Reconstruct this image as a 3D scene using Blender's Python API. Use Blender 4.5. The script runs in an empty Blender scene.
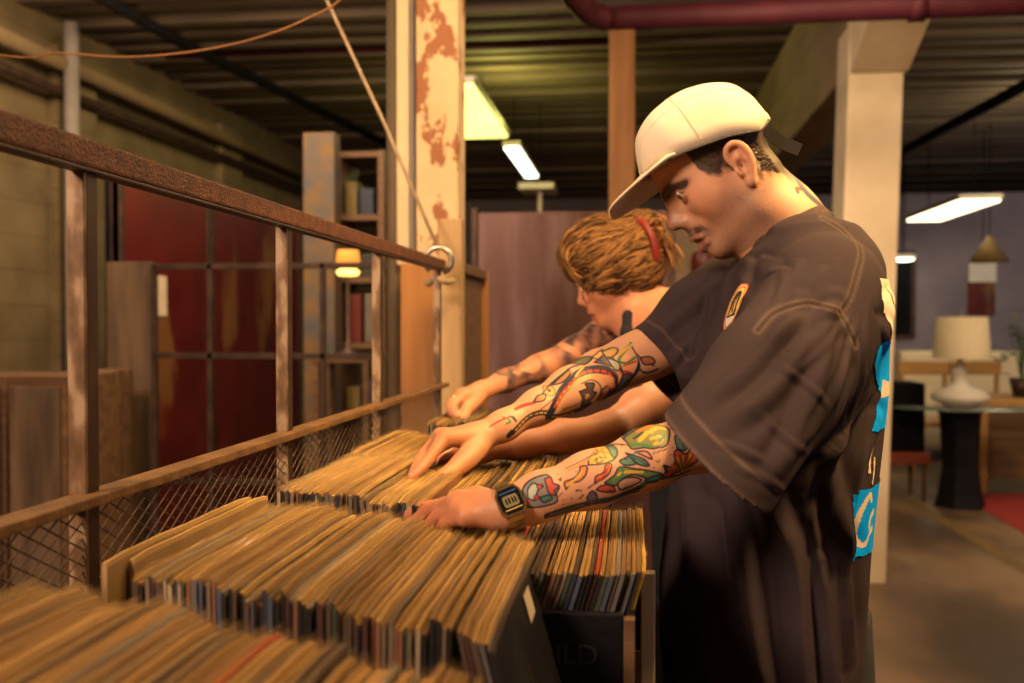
import bpy, bmesh, math, random
import numpy as np
from mathutils import Vector, Matrix
from mathutils.bvhtree import BVHTree
random.seed(7); np.random.seed(7)
scene = bpy.context.scene
C = bpy.data.collections.new('record_warehouse'); scene.collection.children.link(C)
PI = math.pi
# ------------------------------------------------------------------ camera
F, CX, CY = 995.0, 512.0, 341.5
YAW = math.atan(120/F); PIT = -math.atan((CY-324)/F)
CAM = np.array([0, 0, 1.37])
FW = np.array([-math.sin(YAW)*math.cos(PIT), math.cos(YAW)*math.cos(PIT), math.sin(PIT)])
RT = np.array([math.cos(YAW), math.sin(YAW), 0]); UP = np.cross(RT, FW)
cam_d = bpy.data.cameras.new('camera'); cam = bpy.data.objects.new('camera', cam_d); scene.collection.objects.link(cam)
cam.matrix_world = Matrix(((RT[0], UP[0], -FW[0], CAM[0]), (RT[1], UP[1], -FW[1], CAM[1]), (RT[2], UP[2], -FW[2], CAM[2]), (0, 0, 0, 1)))
cam_d.sensor_width = 36; cam_d.lens = F*36/1024; cam_d.clip_start = .05; cam_d.clip_end = 100
cam_d.dof.use_dof = True; cam_d.dof.focus_distance = 1.2; cam_d.dof.aperture_fstop = 4.6
scene.camera = cam
def ray(x, y): return FW + RT*(x-CX)/F - UP*(y-CY)/F
def aY(x, y, Y): d = ray(x, y); return CAM + d*Y/d[1]
def aX(x, y, X): d = ray(x, y); return CAM + d*X/d[0]
def aZ(x, y, Z): d = ray(x, y); return CAM + d*(Z-CAM[2])/d[2]
# ------------------------------------------------------------------ world, lights, exposure
w = bpy.data.worlds.new('world'); scene.world = w; w.use_nodes = True
w.node_tree.nodes['Background'].inputs[0].default_value = (.36, .30, .42, 1)
w.node_tree.nodes['Background'].inputs[1].default_value = .05
scene.view_settings.view_transform = 'Standard'; scene.view_settings.look = 'None'
scene.view_settings.exposure = 0; scene.view_settings.gamma = 1
def area(name, loc, aim, size, power, col, shape='DISK', spread=PI):
    l = bpy.data.lights.new(name, 'AREA'); l.shape = shape; l.size = size; l.energy = power; l.color = col; l.spread = spread
    o = bpy.data.objects.new(name, l); scene.collection.objects.link(o); o.location = loc
    o.rotation_euler = (Vector(aim)-Vector(loc)).to_track_quat('-Z', 'Y').to_euler(); return o
area('key_lamp', (.35, 1.75, 3.2), (-.02, 1.35, 1.1), .7, 34, (1, .60, .24))
area('back_lamp', (1.6, 3.2, 3.1), (.2, 1.7, 1.4), .6, 26, (1, .58, .2))
area('front_lamp', (-2.0, -1.5, 3.2), (.1, 1.9, 1.3), 1.1, 235, (1, .65, .42))
area('side_fill', (3.2, .1, 2.6), (.3, 1.4, 1.1), 1.2, 9, (.66, .70, 1))  # cool fill added for the shirt's right side, not a real lamp
area('right_lamp', (1.25, .9, 3.1), (.30, 1.47, 1.5), .5, 11, (1, .58, .20), spread=.75)
area('column_lamp', (.3, .8, 3.2), (-.6, 3.0, 2.0), .5, 15, (1, .60, .25), spread=1.4)
area('hall_lamp_right', (3.4, 5.5, 3.3), (3.2, 7.5, 0), 1.4, 55, (1, .72, .42))
area('hall_lamp_column', (.9, 3.0, 3.2), (1.5, 5.6, 1.4), .5, 10, (1, .68, .42), spread=1.3)
area('hall_lamp_left', (-1.6, 4.2, 3.4), (-3.6, 6.6, 1.4), 1.2, 100, (1, .66, .34))
area('hall_lamp_back', (-1.0, 4.6, 3.3), (-.6, 6.2, 1), .8, 16, (.9, .72, .75))
area('hall_lamp_far', (6.2, 9.0, 3.2), (4, 13, 1.2), 1.2, 35, (.85, .76, .85))
def bulb(name, loc, power, col, size=.12):  # plain point light, used only for the added bounce fill
    g = bpy.data.lights.new(name, 'POINT'); g.energy = power; g.color = col; g.shadow_soft_size = size
    o = bpy.data.objects.new(name, g); scene.collection.objects.link(o); o.location = loc; return o
for p_, e_ in (((.6, 3.7, 2.55), 36), ((3.6, 5.6, 2.8), 40), ((-2.7, 4.2, 2.9), 40)): bulb('bounce_fill', p_, e_, (1, .68, .42))  # unseen points added to stand in for bounced light on the ceiling
# ------------------------------------------------------------------ materials
def mat(name, c1, c2=None, rough=.6, scale=8, metal=0, stretch=(1, 1, 1), bump=0, spec=.4, c3=None, detail=4, contrast=(.35, .65), emit=None, estr=0, vcol=False, sss=0, bscale=None, coord='Object'):
    m = bpy.data.materials.new(name); m.use_nodes = True; nt = m.node_tree; b = nt.nodes['Principled BSDF']
    b.inputs['Roughness'].default_value = rough; b.inputs['Metallic'].default_value = metal; b.inputs['Specular IOR Level'].default_value = spec
    c1 = tuple(c1)+(1,); b.inputs['Base Color'].default_value = c1
    tc = nt.nodes.new('ShaderNodeTexCoord'); mp = nt.nodes.new('ShaderNodeMapping'); mp.inputs['Scale'].default_value = stretch
    nt.links.new(tc.outputs[coord], mp.inputs[0])
    n = nt.nodes.new('ShaderNodeTexNoise'); n.inputs['Scale'].default_value = scale; n.inputs['Detail'].default_value = detail
    nt.links.new(mp.outputs[0], n.inputs['Vector'])
    r = nt.nodes.new('ShaderNodeValToRGB'); e = r.color_ramp.elements
    e[0].position = contrast[0]; e[1].position = contrast[1]; e[0].color = c1; e[1].color = tuple(c2)+(1,) if c2 is not None else tuple(min(1, x*1.25) for x in c1[:3])+(1,)
    if c3 is not None:
        q = e.new((contrast[0]+contrast[1])/2); q.color = tuple(c3)+(1,)
    nt.links.new(n.outputs['Fac'], r.inputs[0])
    src = r.outputs[0]
    if vcol:
        a = nt.nodes.new('ShaderNodeAttribute'); a.attribute_name = 'Col'
        mx = nt.nodes.new('ShaderNodeMix'); mx.data_type = 'RGBA'; mx.blend_type = 'MULTIPLY'; mx.inputs[0].default_value = 1
        nt.links.new(a.outputs['Color'], mx.inputs[6]); nt.links.new(src, mx.inputs[7]); src = mx.outputs[2]
    nt.links.new(src, b.inputs['Base Color'])
    if bump:
        bp = nt.nodes.new('ShaderNodeBump'); bp.inputs['Strength'].default_value = bump; bp.inputs['Distance'].default_value = .004
        n2 = nt.nodes.new('ShaderNodeTexNoise'); n2.inputs['Scale'].default_value = bscale or scale*6; n2.inputs['Detail'].default_value = 3
        nt.links.new(mp.outputs[0], n2.inputs['Vector']); nt.links.new(n2.outputs['Fac'], bp.inputs['Height']); nt.links.new(bp.outputs[0], b.inputs['Normal'])
    if emit:
        b.inputs['Emission Color'].default_value = tuple(emit)+(1,); b.inputs['Emission Strength'].default_value = estr
    if sss:
        b.inputs['Subsurface Weight'].default_value = sss; b.inputs['Subsurface Radius'].default_value = (.012, .004, .002); b.inputs['Subsurface Scale'].default_value = .6
    return m
def srgb(r, g, b): return tuple((x/255/12.92 if x <= 10 else ((x/255+.055)/1.055)**2.4) for x in (r, g, b))
M = {}
M['brick'] = mat('painted_brick', (.19, .145, .08), (.27, .21, .12), .8, 3, bump=.3)
nt = M['brick'].node_tree; bt = nt.nodes.new('ShaderNodeTexBrick'); bt.inputs['Scale'].default_value = 1; bt.inputs['Brick Width'].default_value = .23; bt.inputs['Row Height'].default_value = .075; bt.inputs['Mortar Size'].default_value = .006
mpb = nt.nodes.new('ShaderNodeMapping'); mpb.inputs['Rotation'].default_value = (PI/2, 0, PI/2); tcb = nt.nodes.new('ShaderNodeTexCoord'); nt.links.new(tcb.outputs['Object'], mpb.inputs[0]); nt.links.new(mpb.outputs[0], bt.inputs[0])
bt.inputs['Color1'].default_value = (1, 1, 1, 1); bt.inputs['Color2'].default_value = (.85, .85, .85, 1); bt.inputs['Mortar'].default_value = (.6, .58, .55, 1)
mx = nt.nodes.new('ShaderNodeMix'); mx.data_type = 'RGBA'; mx.blend_type = 'MULTIPLY'; mx.inputs[0].default_value = .8
b = nt.nodes['Principled BSDF']; l0 = b.inputs['Base Color'].links[0].from_socket; nt.links.new(l0, mx.inputs[6]); nt.links.new(bt.outputs['Color'], mx.inputs[7]); nt.links.new(mx.outputs[2], b.inputs['Base Color'])
M['lav'] = mat('lavender_wall', (.20, .17, .20), (.26, .22, .25), .85, 2)
M['floor'] = mat('worn_floor', (.06, .038, .024), (.24, .15, .085), .5, 1.6, c3=(.13, .08, .045), stretch=(1, .5, 1), detail=6)
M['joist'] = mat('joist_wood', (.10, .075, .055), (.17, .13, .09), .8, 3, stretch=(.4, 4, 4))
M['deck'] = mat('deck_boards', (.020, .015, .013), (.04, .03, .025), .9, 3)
M['beam'] = mat('beam_paint', (.16, .115, .06), (.23, .17, .09), .8, 4, stretch=(1, .3, 1))
M['cream'] = mat('cream_paint', (.58, .47, .29), (.68, .56, .36), .6, 4, bump=.2)
M['timber'] = mat('orange_timber', (.30, .13, .035), (.42, .20, .06), .65, 5, stretch=(3, 3, .3))
M['rust'] = mat('rusty_rail', (.075, .024, .008), (.17, .058, .016), .6, 45, c3=(.115, .037, .010), bump=.6, detail=8)
M['darkmetal'] = mat('dark_metal', (.035, .022, .018), (.075, .045, .032), .5, 12, metal=.5)
M['grind'] = mat('ground_metal', (.10, .06, .032), (.32, .235, .15),         .38, 42, metal=.1, c3=(.17, .10, .055), stretch=(1, 1, .45), contrast=(.40, .62), detail=3)
M['ledge'] = mat('dusty_ledge', (.10, .05, .016), (.19, .10, .033), .7, 25, bump=.4)
M['wire'] = mat('mesh_wire', (.09, .065, .05), (.16, .115, .08), .5, 20, metal=.4)
M['maroon'] = mat('maroon_pipe', (.035, .006, .010), (.05, .009, .014), .6, 8, spec=.15)
M['black'] = mat('black_matte', (.005, .0045, .006), (.009, .008, .009), .85, 8, spec=.08)
M['navybox'] = mat('black_crate', (.003, .003, .006), (.010, .009, .012), .65, 14, spec=.2, bump=.3, contrast=(.5, .75))
M['wood'] = mat('bench_wood', (.09, .045, .02), (.16, .09, .042), .65, 5, stretch=(.4, 6, 6), bump=.2)
M['palewood'] = mat('pale_wood', (.36, .24, .12), (.45, .31, .16), .6, 6, stretch=(5, 5, .4))
M['grayply'] = mat('weathered_plywood', (.06, .038, .024), (.15, .10, .065), .75, 4, stretch=(3, 3, .4), detail=6)
M['redpaint'] = mat('red_paint', (.06, .004, .004), (.095, .008, .007), .4, 3, c3=(.075, .005, .005))
M['purplemetal'] = mat('rusty_sheet', (.085, .036, .032), (.19, .12, .135), .42, 1.6, metal=.3, c3=(.11, .055, .055), stretch=(4, 1, .7), detail=6)
M['white'] = mat('off_white', (.62, .56, .48), (.7, .64, .55), .6, 5)
M['paper'] = mat('old_paper', (.55, .46, .33), (.62, .53, .4), .7, 9)
M['lite'] = mat('tube_light', (.9, .9, .8), rough=.5, emit=(1, .86, .52), estr=5)
M['litew'] = mat('tube_light_cool', (.9, .9, .8), rough=.5, emit=(1, .92, .76), estr=5)
M['litey'] = mat('tube_light_green', (.9, .9, .5), rough=.5, emit=(1, .93, .22), estr=2.2)
M['shadelit'] = mat('lit_lampshade', (.7, .3, .06), rough=.7, emit=(1, .36, .05), estr=1.0)
M['bulb'] = mat('lit_bulb', (.9, .8, .4), rough=.5, emit=(1, .62, .12), estr=3)
M['shade'] = mat('linen_shade', (.66, .55, .36), (.72, .60, .40), .8, 30)
M['rug'] = mat('red_rug', (.26, .02, .015), (.33, .03, .02), .95, 30)
M['glass'] = mat('table_glass', (.5, .6, .55), rough=.08)
M['glass'].node_tree.nodes['Principled BSDF'].inputs['Transmission Weight'].default_value = .8
M['yellow'] = mat('yellow_paint', (.20, .12, .03), (.13, .08, .03), .6, 9)
M['slat'] = mat('honey_wood', (.42, .22, .06), (.52, .29, .09), .5, 8, stretch=(.5, 5, 5))
M['leaf'] = mat('dark_leaf', (.03, .07, .02), (.06, .12, .035), .5, 12)
M['steel'] = mat('steel', (.35, .31, .26), (.5, .45, .38), .3, 20, metal=.9)
M['wirecord'] = mat('copper_cord', (.20, .09, .025), (.27, .12, .035), .5, 9)
M['rope'] = mat('pale_twine', (.34, .25, .16), (.44, .33, .21), .7, 40)
# column with peeling paint: paint peels in patches, bare wood below
def peel_mat():
    m = mat('peeling_column_paint', (.54, .41, .23), (.64, .50, .30), .6, 5, bump=.3)
    nt = m.node_tree; b = nt.nodes['Principled BSDF']; src = b.inputs['Base Color'].links[0].from_socket
    tc = nt.nodes.new('ShaderNodeTexCoord'); mp = nt.nodes.new('ShaderNodeMapping'); mp.inputs['Scale'].default_value = (1, 1, .55); nt.links.new(tc.outputs['Object'], mp.inputs[0])
    n = nt.nodes.new('ShaderNodeTexNoise'); n.inputs['Scale'].default_value = 12; n.inputs['Detail'].default_value = 7; n.inputs['Roughness'].default_value = .62; nt.links.new(mp.outputs[0], n.inputs['Vector'])
    r = nt.nodes.new('ShaderNodeValToRGB'); r.color_ramp.elements[0].position = .535; r.color_ramp.elements[1].position = .56; nt.links.new(n.outputs['Fac'], r.inputs[0])
    mx = nt.nodes.new('ShaderNodeMix'); mx.data_type = 'RGBA'; nt.links.new(r.outputs[0], mx.inputs[0]); nt.links.new(src, mx.inputs[6]); mx.inputs[7].default_value = (.27, .105, .035, 1)
    nt.links.new(mx.outputs[2], b.inputs['Base Color']); return m
M['peel'] = peel_mat()
def red_mat():
    m = M['redpaint']; nt = m.node_tree; b = nt.nodes['Principled BSDF']; src = b.inputs['Base Color'].links[0].from_socket
    tc = nt.nodes.new('ShaderNodeTexCoord'); mp = nt.nodes.new('ShaderNodeMapping'); mp.inputs['Scale'].default_value = (1, 1.3, .5); nt.links.new(tc.outputs['Object'], mp.inputs[0])
    n = nt.nodes.new('ShaderNodeTexNoise'); n.inputs['Scale'].default_value = 2.4; n.inputs['Detail'].default_value = 8; nt.links.new(mp.outputs[0], n.inputs['Vector'])
    r = nt.nodes.new('ShaderNodeValToRGB'); r.color_ramp.elements[0].position = .57; r.color_ramp.elements[1].position = .64; nt.links.new(n.outputs['Fac'], r.inputs[0])
    mx = nt.nodes.new('ShaderNodeMix'); mx.data_type = 'RGBA'; nt.links.new(r.outputs[0], mx.inputs[0]); nt.links.new(src, mx.inputs[6]); mx.inputs[7].default_value = (.16, .07, .022, 1)
    nt.links.new(mx.outputs[2], b.inputs['Base Color'])
red_mat()
# ------------------------------------------------------------------ mesh helpers
class MB:
    def __init__(s): s.v = []; s.f = []; s.mi = []; s.cur = 0
    def add(s, vs, fs):
        n = len(s.v); s.v += [tuple(map(float, p)) for p in vs]; s.f += [tuple(i+n for i in f) for f in fs]; s.mi += [s.cur]*len(fs)
    def box(s, lo, hi, bev=0):
        x0, y0, z0 = lo; x1, y1, z1 = hi
        if bev <= 0:
            s.add([(x0,y0,z0),(x1,y0,z0),(x1,y1,z0),(x0,y1,z0),(x0,y0,z1),(x1,y0,z1),(x1,y1,z1),(x0,y1,z1)], [(0,3,2,1),(4,5,6,7),(0,1,5,4),(1,2,6,5),(2,3,7,6),(3,0,4,7)])
        else:
            bm = bmesh.new(); bmesh.ops.create_cube(bm, size=1)
            for v in bm.verts: v.co = Vector(((x0+x1)/2+v.co.x*(x1-x0), (y0+y1)/2+v.co.y*(y1-y0), (z0+z1)/2+v.co.z*(z1-z0)))
            bmesh.ops.bevel(bm, geom=bm.edges[:], offset=bev, segments=2, affect='EDGES', profile=.6)
            bm.verts.index_update(); s.add([v.co for v in bm.verts], [[v.index for v in f.verts] for f in bm.faces]); bm.free()
    def tube(s, pts, r, n=10, caps=True):
        pts = [Vector(p) for p in pts]; rs = r if isinstance(r, (list, tuple, np.ndarray)) else [r]*len(pts); vs = []; up = None
        for i, p in enumerate(pts):
            t = (pts[min(i+1, len(pts)-1)]-pts[max(i-1, 0)]).normalized()
            if up is None: up = t.orthogonal()
            up = (up-t*up.dot(t)).normalized(); bn = t.cross(up)
            for k in range(n): a = 2*PI*k/n; vs.append(p+(up*math.cos(a)+bn*math.sin(a))*float(rs[i]))
        fs = [(i*n+k, i*n+(k+1) % n, (i+1)*n+(k+1) % n, (i+1)*n+k) for i in range(len(pts)-1) for k in range(n)]
        if caps: fs += [tuple(range(n))[::-1], tuple((len(pts)-1)*n+k for k in range(n))]
        s.add(vs, fs)
    def lathe(s, prof, c=(0, 0, 0), n=32):
        vs = [(c[0]+r*math.cos(2*PI*k/n), c[1]+r*math.sin(2*PI*k/n), c[2]+z) for r, z in prof for k in range(n)]
        fs = [(i*n+k, i*n+(k+1) % n, (i+1)*n+(k+1) % n, (i+1)*n+k) for i in range(len(prof)-1) for k in range(n)]
        s.add(vs, fs)
    def build(s, name, mats, parent=None, smooth=False, loc=None):
        me = bpy.data.meshes.new(name)
        if loc is not None: s.v = [tuple(np.array(p)-np.array(loc)) for p in s.v]
        me.from_pydata(s.v, [], s.f); mats = mats if isinstance(mats, (list, tuple)) else [mats]
        for m in mats: me.materials.append(m)
        me.polygons.foreach_set('material_index', s.mi)
        if smooth: me.polygons.foreach_set('use_smooth', [True]*len(s.f))
        me.update(); return link(name, me, parent, loc)
def link(name, me, parent=None, loc=None):
    o = bpy.data.objects.new(name, me); C.objects.link(o)
    if parent is not None:
        o.parent = parent
        o.matrix_parent_inverse = Matrix.Translation(-Vector(parent.location))
    if loc is not None: o.location = loc
    return o
def tag(o, label, cat, group=None, kind=None):
    o['label'] = label
    if cat: o['category'] = cat
    if group: o['group'] = group
    if kind: o['kind'] = kind
    return o
def thing(name, label, cat, loc=(0, 0, 0), group=None):
    o = bpy.data.objects.new(name, None); C.objects.link(o); o.location = loc; o.empty_display_size = .05
    return tag(o, label, cat, group)
def struct(name, mb, m, smooth=False):
    o = mb.build(name, m, smooth=smooth); o['kind'] = 'structure'; return o
def onebox(name, lo, hi, m, parent=None, bev=.003):
    b = MB(); b.box(lo, hi, bev); return b.build(name, m, parent)
def numesh(name, V, Q, mats, parent=None, col=None, smooth=True, mi=None):
    me = bpy.data.meshes.new(name); nq = len(Q)
    me.vertices.add(len(V)); me.vertices.foreach_set('co', np.asarray(V, np.float32).ravel())
    me.loops.add(nq*4); me.loops.foreach_set('vertex_index', np.asarray(Q, np.int32).ravel())
    me.polygons.add(nq); me.polygons.foreach_set('loop_start', np.arange(nq, dtype=np.int32)*4)
    mats = mats if isinstance(mats, (list, tuple)) else [mats]
    for m in mats: me.materials.append(m)
    if mi is not None: me.polygons.foreach_set('material_index', np.asarray(mi, np.int32))
    me.polygons.foreach_set('use_smooth', np.full(nq, smooth)); me.update(calc_edges=True); me.validate()
    if col is not None:
        a = me.color_attributes.new('Col', 'FLOAT_COLOR', 'POINT'); a.data.foreach_set('color', np.c_[col, np.ones(len(col))].astype(np.float32).ravel())
    return link(name, me, parent)
# ------------------------------------------------------------------ signed distance modelling (smooth unions -> one continuous surface)
class SDF:
    def __init__(s, lo, hi, vox):
        s.lo = np.array(lo, float); s.vox = vox; s.n = np.ceil((np.array(hi)-s.lo)/vox).astype(int)+1
        s.D = np.full(tuple(s.n), .05, np.float32)
        s.ax = [(s.lo[i]+np.arange(s.n[i])*vox).astype(np.float32) for i in range(3)]
    def sub_(s, lo, hi):
        a = np.clip(((np.array(lo)-s.lo)/s.vox).astype(int)-1, 0, s.n-1); b = np.clip(((np.array(hi)-s.lo)/s.vox).astype(int)+3, 1, s.n)
        sl = tuple(slice(a[i], b[i]) for i in range(3))
        if any(b[i]-a[i] < 1 for i in range(3)): return None, None, None, None
        return sl, s.ax[0][sl[0]][:, None, None], s.ax[1][sl[1]][None, :, None], s.ax[2][sl[2]][None, None, :]
    def comb(s, sl, d, k, mode):
        a = s.D[sl]
        if mode == 'sub': d = -d; h = np.maximum(k-np.abs(a-d), 0)/k; s.D[sl] = np.maximum(a, d)+h*h*k/4
        else: h = np.maximum(k-np.abs(a-d), 0)/k; s.D[sl] = np.minimum(a, d)-h*h*k/4
    def cap(s, a, b, ra, rb=None, k=.01, mode='add', flat=None):
        rb = ra if rb is None else rb; a = np.array(a, float); b = np.array(b, float); m = max(ra, rb)+k+.008
        sl, X, Y, Z = s.sub_(np.minimum(a, b)-m, np.maximum(a, b)+m)
        if sl is None: return
        ba = (b-a).astype(np.float32); L = float(ba@ba)+1e-12
        px, py, pz = X-a[0], Y-a[1], Z-a[2]; h = np.clip((px*ba[0]+py*ba[1]+pz*ba[2])/L, 0, 1)
        qx, qy, qz = px-h*ba[0], py-h*ba[1], pz-h*ba[2]; d2 = qx*qx+qy*qy+qz*qz
        if flat is not None:                      # (axis, factor): squashes the section along the axis
            n, f = flat; dn = qx*n[0]+qy*n[1]+qz*n[2]; d2 = d2+dn*dn*(f*f-1)
        s.comb(sl, (np.sqrt(d2)-(ra+(rb-ra)*h)).astype(np.float32), k, mode)
    def chain(s, pts, rs, k=.006, flat=None):
        for i in range(len(pts)-1): s.cap(pts[i], pts[i+1], rs[i], rs[i+1], k, flat=flat)
    def ell(s, c, r, Mx=None, k=.01, mode='add'):
        c = np.array(c, float); r = np.array(r, float); Mx = np.eye(3) if Mx is None else Mx; m = max(r)+k+.008
        sl, X, Y, Z = s.sub_(c-m, c+m)
        if sl is None: return
        px, py, pz = X-c[0], Y-c[1], Z-c[2]; k0 = 0; k1 = 0
        for i in range(3):
            q = px*Mx[0, i]+py*Mx[1, i]+pz*Mx[2, i]; k0 = k0+(q/r[i])**2; k1 = k1+(q/r[i]**2)**2
        k0 = np.sqrt(k0); k1 = np.sqrt(k1)+1e-9; s.comb(sl, (k0*(k0-1)/k1).astype(np.float32), k, mode)
    def loft(s, zs, cx, cy, rx, ry, k=.03, p=2.3, shear=None):
        zs = np.array(zs); m = .03
        sl, X, Y, Z = s.sub_((min(np.array(cx)-rx)-m, min(np.array(cy)-ry)-m, zs[0]-m), (max(np.array(cx)+rx)+m, max(np.array(cy)+ry)+m, zs[-1]+m))
        f = lambda a: np.interp(Z, zs, a).astype(np.float32)
        x = np.abs(X-f(cx))/f(rx); y = np.abs(Y-f(cy))/f(ry); q = (x**p+y**p)**(1/p)
        d = (q-1)*np.minimum(f(rx), f(ry)); d = np.maximum(d, np.maximum(zs[0]-Z, Z-zs[-1])); s.comb(sl, d.astype(np.float32), k, 'add')
    def mesh(s):
        D = s.D; I = D < 0; n = s.n
        c = I[:-1, :-1, :-1].astype(np.uint8)
        for dx, dy, dz in [(1,0,0),(0,1,0),(0,0,1),(1,1,0),(1,0,1),(0,1,1),(1,1,1)]:
            c = c+I[dx:n[0]-1+dx, dy:n[1]-1+dy, dz:n[2]-1+dz]
        ci = np.argwhere((c > 0) & (c < 8)); idx = np.full(c.shape, -1, np.int32); idx[tuple(ci.T)] = np.arange(len(ci))
        acc = np.zeros((len(ci), 3)); cnt = np.zeros(len(ci))
        for ax in range(3):
            o = [a for a in range(3) if a != ax]
            for u in (0, 1):
                for v in (0, 1):
                    p = ci.copy(); p[:, o[0]] += u; p[:, o[1]] += v; q = p.copy(); q[:, ax] += 1
                    a = D[tuple(p.T)]; bb = D[tuple(q.T)]; cr = (a < 0) != (bb < 0); t = np.where(cr, a/np.where(cr, a-bb, 1), 0)
                    pos = p.astype(float); pos[:, ax] += t; acc += pos*cr[:, None]; cnt += cr
        V = s.lo+acc/cnt[:, None]*s.vox; Qs = []
        for ax in range(3):
            o1, o2 = [(1, 2), (2, 0), (0, 1)][ax]
            sa = [slice(0, -1)]*3; sb = [slice(0, -1)]*3; sb[ax] = slice(1, None)
            A = I[tuple(sa)] if False else None
            a = np.take(I, range(0, n[ax]-1), ax); bb = np.take(I, range(1, n[ax]), ax); e = np.argwhere(a != bb); fl = a[tuple(e.T)]
            ok = (e[:, o1] > 0) & (e[:, o2] > 0) & (e[:, o1] < n[o1]-1) & (e[:, o2] < n[o2]-1); e = e[ok]; fl = fl[ok]
            q = []
            for du, dv in ((1, 1), (0, 1), (0, 0), (1, 0)):
                p = e.copy(); p[:, o1] -= du; p[:, o2] -= dv; q.append(idx[tuple(p.T)])
            q = np.stack(q, 1); q[~fl] = q[~fl][:, ::-1]; Qs.append(q)
        Q = np.concatenate(Qs); return V, Q[(Q >= 0).all(1)]
def normals(V, Q):
    n = np.cross(V[Q[:, 2]]-V[Q[:, 0]], V[Q[:, 3]]-V[Q[:, 1]]); N = np.zeros_like(V)
    for i in range(4):
        for c in range(3): N[:, c] += np.bincount(Q[:, i], n[:, c], len(V))
    return N/(np.linalg.norm(N, axis=1)[:, None]+1e-12)
def smooth(V, Q, it=1, f=.5, mask=None):
    for _ in range(it):
        S = np.zeros_like(V); cnt = np.bincount(Q.ravel(), minlength=len(V))*2.0
        for i in range(4):
            for j in ((i+1) % 4, (i-1) % 4):
                for c in range(3): S[:, c] += np.bincount(Q[:, i], V[Q[:, j], c], len(V))
        A = S/np.maximum(cnt, 1)[:, None]; g = f if mask is None else f*mask[:, None]; V = V+(A-V)*g
    return V
def subdivide(V, Q, sel, snapf=None):
    """split the selected quads into four; shared edge midpoints are welded"""
    q = Q[sel]; rest = Q[~sel]; n = len(V)
    E = np.sort(np.concatenate([np.stack([q[:, i], q[:, (i+1) % 4]], 1) for i in range(4)]), 1)
    key = E[:, 0].astype(np.int64)*n+E[:, 1]; u, inv = np.unique(key, return_inverse=True)
    mid = (V[u//n]+V[u % n])/2; cen = V[q].mean(1); e = n+inv.reshape(4, -1); c = n+len(u)+np.arange(len(q))
    new = np.concatenate([np.stack([q[:, i], e[i], c, e[i-1]], 1) for i in range(4)])
    return np.concatenate([V, mid, cen]), np.concatenate([rest, new])
def noise3(P, freq, seed=0, oct=3):
    r = np.random.RandomState(seed); out = np.zeros(len(P)); amp = 1
    for o in range(oct):
        for _ in range(5):
            k = r.normal(size=3); k *= freq*(2**o)/np.linalg.norm(k); out += amp*np.sin(P@k+r.uniform(0, 6.28))
        amp *= .5
    return out/4
def polydist(P, pts):
    d = np.full(len(P), 1e9); pts = np.array(pts, float)
    for a, b in zip(pts[:-1], pts[1:]):
        ba = b-a; h = np.clip(((P-a)@ba)/(ba@ba+1e-12), 0, 1); d = np.minimum(d, np.linalg.norm(P-a-h[:, None]*ba, axis=1))
    return d
def inpoly(P, pts):
    pts = np.array(pts, float); ins = np.zeros(len(P), bool); j = len(pts)-1
    for i in range(len(pts)):
        xi, yi = pts[i]; xj, yj = pts[j]
        if yi != yj: ins ^= ((yi > P[:, 1]) != (yj > P[:, 1])) & (P[:, 0] < (xj-xi)*(P[:, 1]-yi)/(yj-yi)+xi)
        j = i
    return ins
def spline(pts, n=8):
    pts = [np.array(p, float) for p in pts]; out = []
    for i in range(len(pts)-1):
        p0 = pts[max(i-1, 0)]; p1 = pts[i]; p2 = pts[i+1]; p3 = pts[min(i+2, len(pts)-1)]
        for t in np.arange(n)/n: out.append(.5*((2*p1)+(p2-p0)*t+(2*p0-5*p1+4*p2-p3)*t*t+(3*p1-p0-3*p2+p3)*t**3))
    out.append(pts[-1]); return out
def Rm(yaw, pitch, roll=0):
    cy, sy, cp, sp, cr, sr = math.cos(yaw), math.sin(yaw), math.cos(pitch), math.sin(pitch), math.cos(roll), math.sin(roll)
    return np.array([[cy,-sy,0],[sy,cy,0],[0,0,1]])@np.array([[cp,0,sp],[0,1,0],[-sp,0,cp]])@np.array([[1,0,0],[0,cr,-sr],[0,sr,cr]])
#@@ROOM
# ================================================================== THE ROOM
ZC = 3.6
b = MB(); b.box((-4.2, -2.5, -.1), (8.2, 17, 0)); fl = struct('floor', b, M['floor'])
b = MB(); p, q = aZ(936, 516, .003), aZ(1060, 590, .003); d = (q-p)/np.linalg.norm(q-p); nrm = np.array([-d[1], d[0], 0])*.045
b.add([p-d*5-nrm, q-nrm, q+nrm, p-d*5+nrm], [(0, 1, 2, 3)]); b.build('painted_line', M['yellow'], fl)
b = MB(); b.box((-4.2, -2.5, 0), (-4, 17, ZC)); 
for y in (4.5, 6.45, 9.2, 12.2): b.box((-4.0, y, 0), (-3.92, y+.5, ZC-.3), .01)
struct('wall_left', b, M['brick'])
b = MB(); b.box((-4, 16.8, 0), (8, 17, ZC)); struct('wall_back', b, M['lav'])
b = MB(); b.box((8, -2.5, 0), (8.2, 17, ZC)); struct('wall_right', b, M['lav'])
b = MB(); b.box((-4, -2.7, 0), (8, -2.5, ZC)); struct('wall_front', b, M['brick'])
b = MB(); b.box((2.0, 12.6, 0), (8, 12.75, 2.95), .0); struct('wall_partition', b, M['lav'])
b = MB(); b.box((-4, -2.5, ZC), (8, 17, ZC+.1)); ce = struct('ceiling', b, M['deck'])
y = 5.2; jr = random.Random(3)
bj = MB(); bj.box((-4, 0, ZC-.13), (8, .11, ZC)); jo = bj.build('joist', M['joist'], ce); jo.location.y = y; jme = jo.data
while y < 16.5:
    y += .30+jr.uniform(-.01, .01); j2 = jo.copy(); C.objects.link(j2); j2.parent = ce; j2.location = (0, y, jr.uniform(-.0, .04))
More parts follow.
